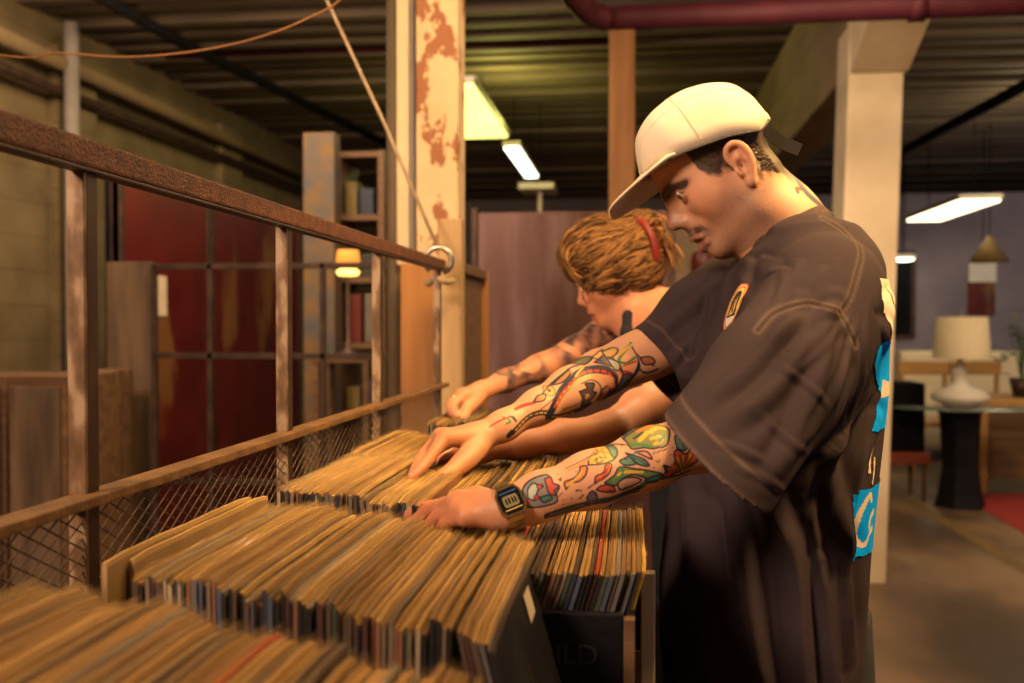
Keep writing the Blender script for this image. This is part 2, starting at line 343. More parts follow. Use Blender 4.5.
# main beams running away from the camera
xb0, xb1 = aY(848, 575, 5.4)[0], aY(903, 575, 5.4)[0]
for i, x in enumerate((1.12,)):
    b = MB(); b.box((xb0-.005, 2.0, 3.14), (xb1+.005, 16.8, ZC-.13), .01); b.box((xb0-.005, 5.46, 2.70), (xb1+.005, 16.8, 3.139), .01); struct('trim_%d' % (i+1), b, M['beam'])
# right column with its capital
c0 = aY(848, 575, 5.4); c1 = aY(903, 575, 5.4)
t = thing('square_column', 'cream painted square column with flared capital behind the man', 'column', (c0[0]+.15, 5.55, 0))
o = onebox('shaft', (c0[0], 5.4, 0), (c1[0], 5.72, 3.135), M['cream'], t, .012)
for v in o.data.vertices:
    if v.co.z < .1: v.co.x -= .085
b = MB(); x0, x1 = c0[0], c1[0]
b.add([(x0-.004,5.38,2.68),(x1+.004,5.38,2.68),(x1+.004,5.74,2.68),(x0-.004,5.74,2.68),(x0-.004,4.25,3.135),(x1+.004,4.25,3.135),(x1+.004,5.74,3.135),(x0-.004,5.74,3.135)], [(0,3,2,1),(4,5,6,7),(0,1,5,4),(1,2,6,5),(2,3,7,6),(3,0,4,7)])
b.build('capital', M['cream'], t)
# left peeling column: cream above, bare orange timber below
p0, p1 = aY(416, 200, 3.05), aY(458, 200, 3.05); X0, X1 = p0[0], p1[0]
t = thing('timber_column', 'peeling cream paint timber column behind the end of the fence', 'column', ((X0+X1)/2, 3.15, 0))
onebox('painted_shaft', (X0, 3.05, 1.56), (X1, 3.05+(X1-X0), ZC-.46), M['peel'], t, .006)
onebox('bare_base', (X0-.05, 3.046, 0), (X1-.055, 3.05+(X1-X0), 1.56), M['timber'], t, .006)
onebox('edge_board', (X1-.05, 3.03, 0), (X1+.002, 3.045+(X1-X0)*.6, 1.558), M['palewood'], t, .004)
p2, p3 = aY(384, 200, 3.12), aY(416, 200, 3.12)
t = thing('pipe_riser', 'grey and cream painted riser pipes beside the peeling column', 'pipe', (p2[0], 3.2, 0))
b = MB(); b.box((p2[0]+.035, 3.14, 1.56), (p3[0]-.02, 3.24, ZC-.46), .008); b.build('painted_board', M['cream'], t)
b = MB(); b.tube([(p2[0]+.018, 3.2, 0), (p2[0]+.018, 3.2, ZC-.2)], .028, 12); b.build('dark_pipe', mat('olive_pipe', (.10, .075, .045), rough=.6), t, True)
b = MB(); b.tube([(p3[0]-.012, 3.13, 0), (p3[0]-.012, 3.13, ZC-.2)], .012, 12); b.build('grey_pipe', mat('grey_pipe_paint', (.22, .2, .18), rough=.6), t, True)
# far timber post
p0, p1 = aY(609, 120, 7), aY(635, 120, 7)
t = onebox('timber_post', (p0[0], 7, 0), (p1[0], 7.18, 3.5), M['timber'], None, .01); tag(t, 'orange bare timber post between the strip lights and the white cap', 'post')
# overhead pipes
def pipe(name, pts, r, m, label, cat='pipe'):
    b = MB(); b.tube(pts, r, 14); o = b.build(name, m, None, True); return tag(o, label, cat)
q0, q1 = aY(608, 18, 4.4), aY(1100, -5, 4.4)
pipe('sprinkler_pipe', spline([(q0[0]-.22, 3.6, q0[2]+.02), (q0[0]-.12, 4.2, q0[2]+.01), (q0[0]-.02, 4.38, q0[2]), (q0[0]+.2, 4.4, q0[2]), (q1[0], 4.4, q0[2]), (7.9, 4.4, q0[2])], 5), .052, M['maroon'], 'thick maroon pipe running across the ceiling above the white cap')
b = MB(); q = aY(917, 12, 4.4); b.tube([(q[0]-.03, 4.4, q0[2]), (q[0]+.03, 4.4, q0[2])], .064, 14); 
tag(b.build('pipe_coupling', M['maroon'], None, True), 'maroon coupling ring on the thick ceiling pipe over the cream capital', 'pipe coupling')
q0, q1 = aY(170, 54, 7.6), aY(600, 54, 7.6)
pipe('sprinkler_pipe', [(-3.7, 7.6, q0[2]), (q1[0]+.1, 7.6, q0[2])], .045, M['maroon'], 'thin dark maroon pipe crossing the ceiling behind the peeling column')
pipe('conduit_pipe', [tuple(aZ(60, -26, 3.36)), tuple(aZ(180, 42, 3.36)), tuple(aZ(385, 143, 3.36))], .04, M['black'], 'black pipe slanting across the ceiling at upper left')
pipe('conduit_pipe', [tuple(aY(1100, 45, 6)), tuple(aY(905, 150, 9.0))], .04, M['black'], 'black pipe slanting down to the right of the cream column')
pipe('conduit_pipe', [(-3.8, 3, 3.12), (-3.8, 16, 3.12)], .05, M['beam'], 'tan upper pipe running along the left brick wall')
pipe('conduit_pipe', [(-3.86, 3, 2.95), (-3.86, 16, 2.95)], .035, M['darkmetal'], 'dark lower pipe running along the left brick wall')
q = aX(67, 200, -3.8); pipe('downpipe', [(-3.76, q[1], 0), (-3.76, q[1], 3.4)], .05, mat('grey_downpipe', (.30, .28, .27), rough=.5), 'pale grey vertical pipe on the left brick wall')
# strip lights
def strip(label, x0, x1, y0, y1, z, m):
    t = thing('ceiling_light', label, 'light fixture', ((x0+x1)/2, (y0+y1)/2, z), 'fluorescent strip lights')
    b = MB(); b.box((x0, y0, z+.02), (x1, y1, z+.07), .008); b.build('housing', M['white'], t)
    b = MB(); b.box((x0+.015, y0+.02, z), (x1-.015, y1-.02, z+.022), .006); b.build('diffuser', m, t)
    b = MB(); 
    for yy in (y0+.2, y1-.2): b.tube([((x0+x1)/2, yy, z+.07), ((x0+x1)/2, yy, ZC-.1)], .006, 6)
    b.build('hanger', M['black'], t)
strip('bright yellow green strip light beside the peeling column', -1.5, -1.07, 6.75, 8.7, 3.0, M['litey'])
strip('small white strip light right of the peeling column', -1.20, -1.03, 9.2, 11.1, 3.0, M['litew'])
q1, q2, q3 = aZ(916, 221, 2.55), aZ(967, 221, 2.55), aZ(1003, 201, 2.55); strip('wide warm strip light at far right behind the man', q1[0]-.1, q3[0], q3[1], q2[1], 2.55, M['lite'])
q = aY(905, 257, 12.3); strip('tiny white light near the dark window at right', q[0]-.12, q[0]+.1, 12.2, 12.5, q[2]-.04, M['litew'])
g = bpy.data.lights.new('strip_glow', 'POINT'); g.energy = 38; g.color = (1, .93, .22); g.shadow_soft_size = .3; go = bpy.data.objects.new('strip_glow', g); scene.collection.objects.link(go); go.location = (-1.1, 8.2, 3.15)
g = bpy.data.lights.new('strip_glow', 'POINT'); g.energy = 25; g.color = (1, .8, .45); g.shadow_soft_size = .3; go = bpy.data.objects.new('strip_glow', g); scene.collection.objects.link(go); go.location = (3.6, 9.5, 3.0)
# unlit fixture + sensor pole
q = aY(537, 188, 9.5); t = thing('unlit_fixture', 'unlit pale strip fixture on a stem above the rusty partition', 'light fixture', tuple(q))
onebox('housing', (q[0]-.17, 9.4, q[2]-.02), (q[0]+.17, 9.9, q[2]+.04), M['white'], t, .01)
b = MB(); b.tube([(q[0]+.02, 9.6, q[2]-.4), (q[0]+.02, 9.6, q[2]-.02)], .02, 8); b.build('stem', M['white'], t)
b = MB(); b.tube([(q[0]+.02, 9.6, q[2]+.03), (q[0]+.02, 9.6, ZC-.005)], .006, 6); b.build('hanger', M['black'], t)
# partition of rusty metal
p0, p1 = aY(478, 213, 4.6), aY(592, 213, 4.6)
t = thing('metal_partition', 'tall purple brown rusty sheet metal partition behind the woman', 'partition', ((p0[0]+p1[0])/2, 4.6, 0))
onebox('sheet', (p0[0], 4.6, .1), (p1[0]+.35, 4.63, p0[2]), M['purplemetal'], t, .002)
b = MB(); b.box((p0[0]-.03, 4.58, 0), (p0[0], 4.65, p0[2]+.02), .004); b.box((p1[0]+.35, 4.58, 0), (p1[0]+.38, 4.65, p0[2]+.02), .004); b.box((p0[0], 4.6, .05), (p1[0]+.35, 4.64, .1), .004)
b.build('frame', M['darkmetal'], t)
# background blob of shelves right behind woman
p0, p1 = aY(672, 226, 6), aY(740, 300, 6)
t = thing('cream_cabinet', 'cream cabinet standing between the two faces in the background', 'cabinet', ((p0[0]+p1[0])/2, 6, 0))
onebox('body', (p0[0], 6, 0), (p1[0], 6.4, p0[2]), M['beam'], t, .01)
q = aY(703, 268, 5.98); b = MB(); b.lathe([(0, 0), (.05, 0), (.07, .02), (.07, .16), (.06, .18), (0, .18)], (0, 0, 0)); o = b.build('red_sign', M['redpaint'], t, True)
o.location = (q[0], 5.93, q[2]-.09)
# left: red panels parallel to the fence
XR = -2.6; rp = [aX(x, 200, XR)[1] for x in (118, 210, 300)]
zt = 2.14
for i in range(2):
    a, c = rp[i]+.01, rp[i+1]-.01
    t = thing('steel_partition', ['glossy red painted steel panel with a white paper tag, nearer one', 'red painted steel panel with rusty graffiti marks, farther one'][i], 'panel', (XR, (a+c)/2, 0))
    onebox('sheet', (XR-.04, a, .03), (XR, c, zt), M['redpaint'], t, .004)
    b = MB(); b.box((XR-.05, a, 0), (XR+.008, a+.04, zt+.02), .003); b.box((XR-.05, c-.04, 0), (XR+.008, c, zt+.02), .003); b.build('edge_frame', M['darkmetal'], t)
q0 = aX(155, 275, XR+.012); q1 = aX(168, 316, XR+.012)
tag(onebox('paper_notice', (XR+.003, q0[1], q1[2]), (XR+.006, q1[1], q0[2]), M['paper'], None, 0), 'narrow white paper notice stuck on the red panel', 'notice')
# plank boards standing near red panels
q0, q1 = aY(106, 262, 4.3), aY(151, 262, 4.3)
tag(onebox('plywood_sheet', (q0[0], 4.3, 0), (q1[0], 4.34, q0[2]), M['grayply'], None, .003), 'weathered grey brown plank sheet standing left of the red panel', 'board')
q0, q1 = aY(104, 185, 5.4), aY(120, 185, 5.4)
tag(onebox('gap_strip', (q0[0], 5.4, 0), (q1[0], 5.5, q0[2]+.1), M['black'], None, .004), 'black post rising behind the weathered plank sheet', 'post')  # black strip put in for the darkness of the gap, no real post
# black tube rack in front of the red panels
YF = 4.15; t = thing('frame_rack', 'black tubular frame standing before the red panels', 'rack', (aY(250, 400, YF)[0], YF, 0))
b = MB(); z1 = aY(250, 266, YF)[2]; z2 = aY(250, 356, YF)[2]; xa = aY(153, 300, YF)[0]; xb = aY(432, 300, YF)[0]
for z in (z1, z2, z2-.55): b.box((xa, YF, z-.013), (xb, YF+.025, z+.013), .002)
b.build('crossbar', M['darkmetal'], t)
for x in (153, 209, 322, 431):
    xx = aY(x, 300, YF)[0]; onebox('upright', (xx-.012, YF, 0), (xx+.012, YF+.025, z1+.012), M['darkmetal'], t, .002)
# low cabinets at far left
for i, (a, c, Yc) in enumerate(((-60, 6, 3.7), (8, 66, 3.6))):
    q0, q1 = aY(a, 376, Yc), aY(c, 376, Yc); t = thing('storage_cabinet', ['brown wooden cabinet cut off by the left edge behind the mesh', 'weathered wooden cabinet with pale door behind the first fence post'][i], 'cabinet', ((q0[0]+q1[0])/2, Yc, 0))
    onebox('body', (q0[0], Yc, 0), (q1[0], Yc+.4, q0[2]), M['wood'], t, .005); onebox('door', (q0[0]+.02, Yc-.02, .05), (q1[0]-.02, Yc-.001, q0[2]-.04), M['grayply'], t, .004)
q0, q1 = aY(66, 376, 4.03), aY(106, 376, 4.03)
tag(onebox('wood_crate', (q0[0], 4.03, 0), (q1[0]-.02, 4.28, q0[2]+.02), M['wood'], None, .005), 'dark wooden crate between the weathered cabinet and plank sheet', 'crate')
# junk shelf with weathered post and a lit lamp
YS = 5.6; q0, q1 = aY(303, 150, YS), aY(334, 150, YS)
tag(onebox('weathered_post', (q0[0], YS, 0), (q1[0], YS+.12, q0[2]+.1), mat('flaky_post_paint', (.17, .095, .03), (.07, .075, .08), .7, 7, detail=6), None, .004), 'flaking yellow and blue painted post left of the lit orange lamp', 'post')
q1 = aY(384, 150, YS+.3); q2 = aY(334, 150, YS+.3)
t = thing('storage_shelf', 'dark wooden shelf unit of odds and ends behind the orange lamp', 'shelf', ((q1[0]+q2[0])/2, YS+.3, 0))
for x in (q2[0], q1[0]-.04): onebox('side_panel', (x, YS+.3, 0), (x+.04, YS+.7, q1[2]), M['wood'], t, .003)
for z in (.35, .8, 1.22, 1.62, 2.0, q1[2]-.04): onebox('shelf_board', (q2[0]+.04, YS+.3, z), (q1[0]-.04, YS+.7, z+.035), M['wood'], t, .003)
cols = [(.30, .22, .06), (.05, .07, .12), (.25, .03, .02), (.28, .24, .18), (.35, .2, .06), (.08, .07, .06)]
k = 0
for z in (.835, 1.255, 1.655, 2.035):
    x = q2[0]+.06
    while x < q1[0]-.12:
        wd = jr.uniform(.06, .1); h = jr.uniform(.14, .3); c = cols[k % 6]; k += 1; nm = ['tan', 'navy', 'red', 'cream', 'ochre', 'black'][(k-1) % 6]
        lev = {.835: 'lowest', 1.255: 'second', 1.655: 'third', 2.035: 'top'}[z]
        tag(onebox('storage_tin', (x, YS+.34, z+.001), (x+wd, YS+.5, z+h), mat('tin_'+nm, tuple(x*.4 for x in c), rough=.6), None, .01), '%s box on the %s visible shelf behind the orange lamp' % (nm, lev), 'box', 'boxes on the storage shelf'); x += wd+.02
q = aY(348, 259, 5.0)
t = thing('table_lamp', 'small lit lamp with glowing orange shade beyond the fence', 'lamp', (q[0], 5.0, q[2]-.5))
b = MB(); b.lathe([(.055, .045), (.066, -.04), (.064, -.04), (.053, .045)], tuple(q)); b.build('lamp_shade', M['shadelit'], t, True)
b = MB(); b.lathe([(0, -.045), (.04, -.05), (.062, -.066), (.05, -.085), (0, -.09)], tuple(q)); b.build('globe', M['bulb'], t, True)
b = MB(); b.lathe([(0, -.5), (.06, -.5), (.06, -.48), (.01, -.46), (.01, -.09), (0, -.08)], tuple(q)); b.build('base', M['darkmetal'], t, True)
qq = q[2]-.5; t = thing('side_table', 'small dark side table under the lit orange lamp', 'table', (q[0], 5.0, 0))
onebox('table_top', (q[0]-.15, 4.85, qq-.03), (q[0]+.15, 5.15, qq), M['wood'], t, .004)
for a in (-1, 1):
    for c in (-1, 1): onebox('leg', (q[0]+a*.13-.015, 5+c*.13-.015, 0), (q[0]+a*.13+.015, 5+c*.13+.015, qq-.03), M['wood'], t, .002)
# wires
b = MB(); b.tube(spline([np.array([-3.90, 4.3, 2.9]), aY(-30, 49, 2.2), aY(60, 53, 2.2), aY(125, 57, 2.2), aY(190, 52, 2.2), aY(250, 40, 2.2), aY(300, 22, 2.2), aY(345, -6, 2.2), aY(352, -60, 2.25), np.array([-.55, 2.4, ZC-.14])], 6), .0026, 6)
tag(b.build('copper_wire', M['wirecord'], None, True), 'thin orange wire drooping across the upper left', 'wire')
b = MB(); b.tube([np.array([-.95, 2.62, ZC-.14]), aY(322, -10, 2.62), aY(385, 125, 2.62), aY(437, 246, 2.6)], .005, 6)
tag(b.build('twine', M['rope'], None, True), 'pale cord running down to the clamp at the fence end', 'cord')
# ------------------------------------------------------------------ fence
XF = -.5; tf = thing('rail_fence', 'rusty steel rail fence with wire mesh along the record table', 'fence', (XF, 1.6, 0))
ZT = 1.521; ZL = 1.207
b = MB(); b.box((XF-.012, .2, ZT-.007), (XF+.007, 2.62, ZT+.019), .003); b.build('top_rail', M['rust'], tf)
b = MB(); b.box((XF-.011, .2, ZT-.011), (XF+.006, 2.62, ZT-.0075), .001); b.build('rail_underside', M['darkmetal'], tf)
b = MB(); b.box((XF-.014, .2, ZL-.004), (XF+.016, 2.62, ZL+.006), .002); b.build('lower_rail', M['ledge'], tf)
for Y in (.86, 1.40, 1.94, 2.56):
    o = onebox('post', (XF-.016, Y, 0), (XF+.001, Y+.005, ZT), M['grind'], tf, .001)
    onebox('post_flange', (XF-.003, Y+.005, 0), (XF+.001, Y+.024, ZT), M['darkmetal'], o, .001)
# wire mesh of diamonds
b = MB(); z0, z1 = .86, ZL-.004; step = .023; hh = z1-z0; y = .2-hh*1.9
r_ = .0009
while y < 2.6:
    for s in (1, -1):
        ya, yb = (y, y+hh*1.9) if s == 1 else (y+hh*1.9, y); za, zb = z0, z1
        def cl(yv, ya=ya, yb=yb): return (yv-ya)/(yb-ya)
        t0, t1 = 0., 1.
        lo, hi = sorted((cl(.2), cl(2.6))); t0 = max(t0, lo); t1 = min(t1, hi)
        if t1 > t0:
            P0 = (XF-.004+s*.001, ya+(yb-ya)*t0, za+(zb-za)*t0); P1 = (XF-.004+s*.001, ya+(yb-ya)*t1, za+(zb-za)*t1); b.tube([P0, P1], r_, 5, False)
    y += step*1.25
b.build('wire_mesh', M['wire'], tf)
# end frame + shackle
t = thing('end_frame', 'narrow wooden framed panel at the far end of the fence', 'frame', (-.5, 2.75, 0))
onebox('post', (XF-.03, 2.70, 0), (XF+.035, 2.75, 1.66), M['palewood'], t, .004)
onebox('panel', (XF-.02, 2.75, .2), (XF-.008, 3.35, 1.52), M['wood'], t, .002)
onebox('upright', (XF-.035, 3.35, 0), (XF+.01, 3.4, 1.55), M['timber'], t, .003)
onebox('crossbar', (XF-.03, 2.75, 1.52), (XF+.01, 3.35, 1.55), M['wood'], t, .003)
q = aY(440, 261, 2.6); b = MB(); b.tube([(q[0], 2.6+.0, q[2])+np.array([.035*math.cos(a), -.02, .035*math.sin(a)]) for a in np.linspace(-1.2, 4.0, 20)], .0075, 8)
tag(b.build('shackle', M['steel'], None, True), 'pale metal shackle hooked round the fence top rail end', 'shackle')
b = MB(); b.tube(spline([aY(428, 284, 2.6), aY(437, 278, 2.57), aY(446, 282, 2.57), aY(452, 281, 2.62)], 4), .009, 8)
tag(b.build('rope_knot', M['rope'], None, True), 'knotted pale twine below the shackle on the fence end', 'rope')
# ------------------------------------------------------------------ right background
sl = M['slat']
q = aY(962, 408, 7.7); zt_ = q[2]
t = thing('floor_table', 'oval glass topped table with black pedestal under the cream lamp', 'table', (q[0], 7.8, 0))
b = MB(); b.lathe([(0, -.012), (.62, -.012), (.63, -.006), (.62, 0), (0, 0)], (0, 0, 0), 48); b.v = [(x*1.0+q[0]+.15, y*.5+7.8, z+zt_) for x, y, z in b.v]; b.build('glass_top', M['glass'], t, True)
b = MB(); b.lathe([(0, 0), (.19, 0), (.16, .1), (.13, .3), (.15, zt_-.08), (.17, zt_-.013), (0, zt_-.013)], (q[0]+.02, 7.8, 0), 6); b.build('pedestal', M['navybox'], t)
t = thing('shade_lamp', 'white ceramic gourd lamp with a large cream drum shade', 'lamp', (q[0], 7.7, zt_))
b = MB(); zz = zt_
b.lathe([(0, 0), (.09, 0), (.1, .01), (.19, .05), (.21, .08), (.17, .12), (.07, .16), (.045, .2), (.055, .26), (.05, .3), (.02, .33), (.02, .40), (0, .40)], (q[0], 7.75, zz+.001), 32); b.build('lamp_base', M['white'], t, True)
b = MB(); s0 = aY(933, 358, 7.75); s1 = aY(990, 358, 7.75); rb = (s1[0]-s0[0])/2; z0 = aY(960, 358, 7.75)[2]; z1 = aY(960, 317, 7.75)[2]
b.lathe([(rb, z0), (rb*.88, z1), (rb*.87, z1), (rb*.985, z0), (rb, z0)], ((s0[0]+s1[0])/2, 7.75, 0), 40); b.build('lamp_shade', M['shade'], t, True)
b = MB(); b.tube([((s0[0]+s1[0])/2, 7.75, zz+.39), ((s0[0]+s1[0])/2, 7.75, z1+.06)], .008, 8); b.build('finial', M['steel'], t)
def chair(px, Y, label):
    q = aY(px, 362, Y); x = q[0]; t = thing('wooden_chair', label, 'chair', (x, Y, 0))
    for s in (-1, 1):
        onebox('leg', (x+s*.20-.02, Y-.2, 0), (x+s*.20+.02, Y-.16, .42), sl, t, .004); onebox('leg', (x+s*.20-.02, Y+.2, 0), (x+s*.20+.02, Y+.24, q[2]), sl, t, .004)
    onebox('seat', (x-.225, Y-.22, .42), (x+.225, Y+.24, .47), sl, t, .01)
    onebox('backrest', (x-.235, Y+.19, q[2]-.13), (x+.235, Y+.235, q[2]), sl, t, .01)
chair(930, 9.75, 'honey wood chair with wide back rail left of the cream lamp'); chair(983, 9.8, 'honey wood chair with wide back rail right of the cream lamp')
# round wooden table & bed at right
q = aY(1030, 400, 8.3); t = thing('wooden_table', 'yellow wood table cut off by the right edge', 'table', (q[0], 8.6, 0))
onebox('table_top', (q[0]-.36, 8.35, q[2]-.05), (q[0]+.9, 9.2, q[2]), sl, t, .01); onebox('front_panel', (q[0]-.33, 8.42, .12), (q[0]+.85, 8.46, q[2]-.05), M['wood'], t, .004)
for x in (-.32, .82):
    for y in (8.4, 9.1): onebox('leg', (q[0]+x-.02, y, 0), (q[0]+x+.04, y+.06, q[2]-.05), sl, t, .004)
# sofa behind
q0, q1 = aY(898, 352, 10.7), aY(1040, 352, 10.7)
t = thing('long_sofa', 'pale cream sofa against the grey wall behind the chairs', 'sofa', (q0[0]+.6, 10.6, 0))
onebox('backrest', (q0[0]+.1, 11.0, .2), (q1[0], 11.25, q0[2]), M['shade'], t, .06); onebox('seat', (q0[0]+.1, 10.35, .12), (q1[0], 10.99, .5), M['shade'], t, .05); onebox('armrest', (q0[0]-.12, 10.35, .0), (q0[0]+.09, 11.25, .72), M['shade'], t, .05)
q0, q1 = aY(886, 383, 8.0), aY(926, 383, 8.0)
tag(onebox('dark_chest', (q0[0], 8.0, .38), (q1[0], 8.4, q0[2]), M['black'], None, .02), 'black box standing on the red stool beside the column', 'box')
t = thing('red_stool', 'low red stool under the black box', 'stool', ((q0[0]+q1[0])/2, 8.2, 0))
onebox('seat', (q0[0]-.02, 7.98, .28), (q1[0]+.04, 8.42, .379), mat('rust_red', (.25, .05, .02), rough=.6), t, .02)
for x in (q0[0], q1[0]-.02):
    for y in (8.0, 8.38): onebox('leg', (x, y, 0), (x+.03, y+.03, .28), M['wood'], t, .003)
p = [aZ(955, 493, .006), aZ(1030, 493, .006), aZ(1110, 560, .006), aZ(1046, 545, .006)]
b = MB(); b.add(p+[x-np.array([0, 0, .005]) for x in p], [(3, 2, 1, 0), (0, 1, 5, 4), (1, 2, 6, 5), (2, 3, 7, 6), (3, 0, 4, 7)]); tag(b.build('floor_rug', M['rug']), 'red rug on the floor in front of the glass table', 'rug')
# wall things
q0, q1 = aY(896, 262, 12.5), aY(912, 335, 12.5); t = thing('window_1', 'x', None, (q0[0], 12.5, 0)); del t['label']; t['kind'] = 'structure'
onebox('pane', (q0[0]-.1, 12.55, q1[2]), (q1[0], 12.59, q0[2]+.1), M['black'], t, .0)
b = MB(); b.box((q0[0]-.16, 12.54, q1[2]-.04), (q0[0]-.1, 12.6, q0[2]+.14)); b.box((q1[0], 12.54, q1[2]-.04), (q1[0]+.05, 12.6, q0[2]+.14)); b.box((q0[0]-.1, 12.54, q1[2]-.04), (q1[0], 12.6, q1[2])); b.box((q0[0]-.1, 12.54, q0[2]+.1), (q1[0], 12.6, q0[2]+.14)); b.build('window_frame', M['darkmetal'], t)
q0, q1 = aY(970, 261, 11.5), aY(996, 316, 11.5); zm = aY(980, 282, 11.5)[2]
t = thing('hanging_banner', 'hanging banner, white above and red below, on the grey wall', 'banner', ((q0[0]+q1[0])/2, 11.5, q1[2]))
onebox('white_field', (q0[0], 11.5, zm), (q1[0], 11.52, q0[2]), M['white'], t, .002); onebox('red_field', (q0[0]-.02, 11.5, q1[2]), (q1[0]-.01, 11.52, zm), M['redpaint'], t, .002)
b = MB(); b.tube([((q0[0]+q1[0])/2, 11.51, q0[2]), ((q0[0]+q1[0])/2, 11.51, ZC-.1)], .006, 6); b.build('hanger', M['black'], t)
q0, q1 = aY(975, 236, 11.0), aY(1004, 262, 11.0)
t = thing('pendant_shade', 'ochre slanted pendant shade above the white and red banner', 'lamp', ((q0[0]+q1[0])/2, 11, q1[2]))
b = MB(); b.lathe([(.02, q0[2]-q1[2]), (.2, 0), (.19, 0), (.015, q0[2]-q1[2]-.01)], ((q0[0]+q1[0])/2, 11, q1[2])); b.build('shade', M['yellow'], t, True)
b = MB(); b.tube([((q0[0]+q1[0])/2, 11, q0[2]), ((q0[0]+q1[0])/2, 11, ZC-.1)], .006, 6); b.build('cord', M['black'], t)
q = aY(1022, 400, 8.4); t = thing('potted_plant', 'green leafy plant on the yellow table at the right edge', 'plant', tuple(aY(1022, 400, 8.6)))
q = aY(1022, 400, 8.6); b = MB(); b.lathe([(0, 0), (.07, 0), (.1, .15), (.09, .15), (0, .13)], (q[0], 8.6, q[2]+.03)); b.build('pot', M['darkmetal'], t, True)
b = MB()
for i in range(70):
    a = jr.uniform(0, 6.28); h = jr.uniform(.2, .75); r = jr.uniform(.03, .2); c = np.array([q[0]+r*math.cos(a), 8.6+r*math.sin(a), q[2]+h]); u = np.array([math.cos(a), math.sin(a), jr.uniform(-.4, .7)])*.09; v = np.array([-math.sin(a), math.cos(a), .1])*.035
    b.add([c, c+u*.5+v, c+u, c+u*.5-v], [(0, 1, 2, 3)])
for i in range(6): b.tube([(q[0], 8.6, q[2]+.15), (q[0]+jr.uniform(-.1, .1), 8.6+jr.uniform(-.1, .1), q[2]+.6)], .006, 5)
b.build('foliage', M['leaf'], t)
# ================================================================== RECORD TABLE AND CRATES
t = thing('record_table', 'long wooden table carrying the record crates beside the fence', 'table', (-.2, 1.4, 0))
onebox('table_top', (-.475, .15, .78), (.03, 2.65, .815), M['wood'], t, .004)
for x in (-.46, -.01):
    for y in (.2, 1.1, 2.55): onebox('leg', (x, y, 0), (x+.05, y+.05, .78), M['palewood'], t, .003)
q = aY(646, 640, 1.08); tag(onebox('pale_post', (q[0]-.006, 1.08, 0), (q[0]+.010, 1.10, 1.10), M['cream'], None, .002), 'pale wooden upright right of the black record box', 'post')
TOP = {'paper': mat('card_edge_tan', (.31, .18, .056), (.43, .26, .088), .6, 60, stretch=(1, .1, 1)),
       'cream': mat('card_edge_cream', (.40, .25, .085), (.54, .355, .135), .6, 60, stretch=(1, .1, 1)),
       'brown': mat('card_edge_brown', (.20, .11, .042), (.31, .18, .07), .6, 60, stretch=(1, .1, 1)),
       'dark': mat('card_edge_dark', (.07, .05, .045), (.13, .09, .06), .5, 60, stretch=(1, .1, 1)),
       'red': mat('card_edge_red', (.42, .06, .03), (.5, .1, .05), .5, 60, stretch=(1, .1, 1)),
       'grey': mat('card_edge_grey', (.22, .20, .18), (.3, .28, .25), .5, 60, stretch=(1, .1, 1)),
       'gold': mat('card_edge_yellow', (.62, .40, .07), (.68, .46, .12), .5, 60, stretch=(1, .1, 1))}
SP = {}
for n_, c_ in dict(white=(.30, .24, .17), tan=(.26, .17, .09), brown=(.13, .07, .04), black=(.018, .016, .02), navy=(.025, .035, .085), blue=(.06, .10, .2), green=(.06, .10, .05), red=(.30, .03, .025), maroon=(.12, .03, .03), grey=(.16, .15, .15), yellow=(.5, .34, .05), orange=(.36, .11, .03)).items():
    c_ = tuple(.6*(x*.6+sum(c_)/3*.4) for x in c_) if n_ not in ('red', 'white', 'yellow') else c_; SP[n_] = mat('jacket_'+n_, c_, tuple(min(1, x*1.5+.006) for x in c_), .42, 18, spec=.5, contrast=(.45, .7))
SP['card'] = mat('divider_card', (.30, .185, .075), (.38, .24, .10), .7, 20)
plastic = bpy.data.materials.new('clear_plastic'); plastic.use_nodes = True; nt = plastic.node_tree; nt.nodes.clear()
o_ = nt.nodes.new('ShaderNodeOutputMaterial'); mxs = nt.nodes.new('ShaderNodeMixShader'); tr = nt.nodes.new('ShaderNodeBsdfTransparent'); pb = nt.nodes.new('ShaderNodeBsdfPrincipled')
pb.inputs['Base Color'].default_value = (.72, .52, .24, 1); pb.inputs['Roughness'].default_value = .12; pb.inputs['Specular IOR Level'].default_value = .5; mxs.inputs[0].default_value = .15
nt.links.new(tr.outputs[0], mxs.inputs[1]); nt.links.new(pb.outputs[0], mxs.inputs[2]); nt.links.new(mxs.outputs[0], o_.inputs[0])
RL = .315
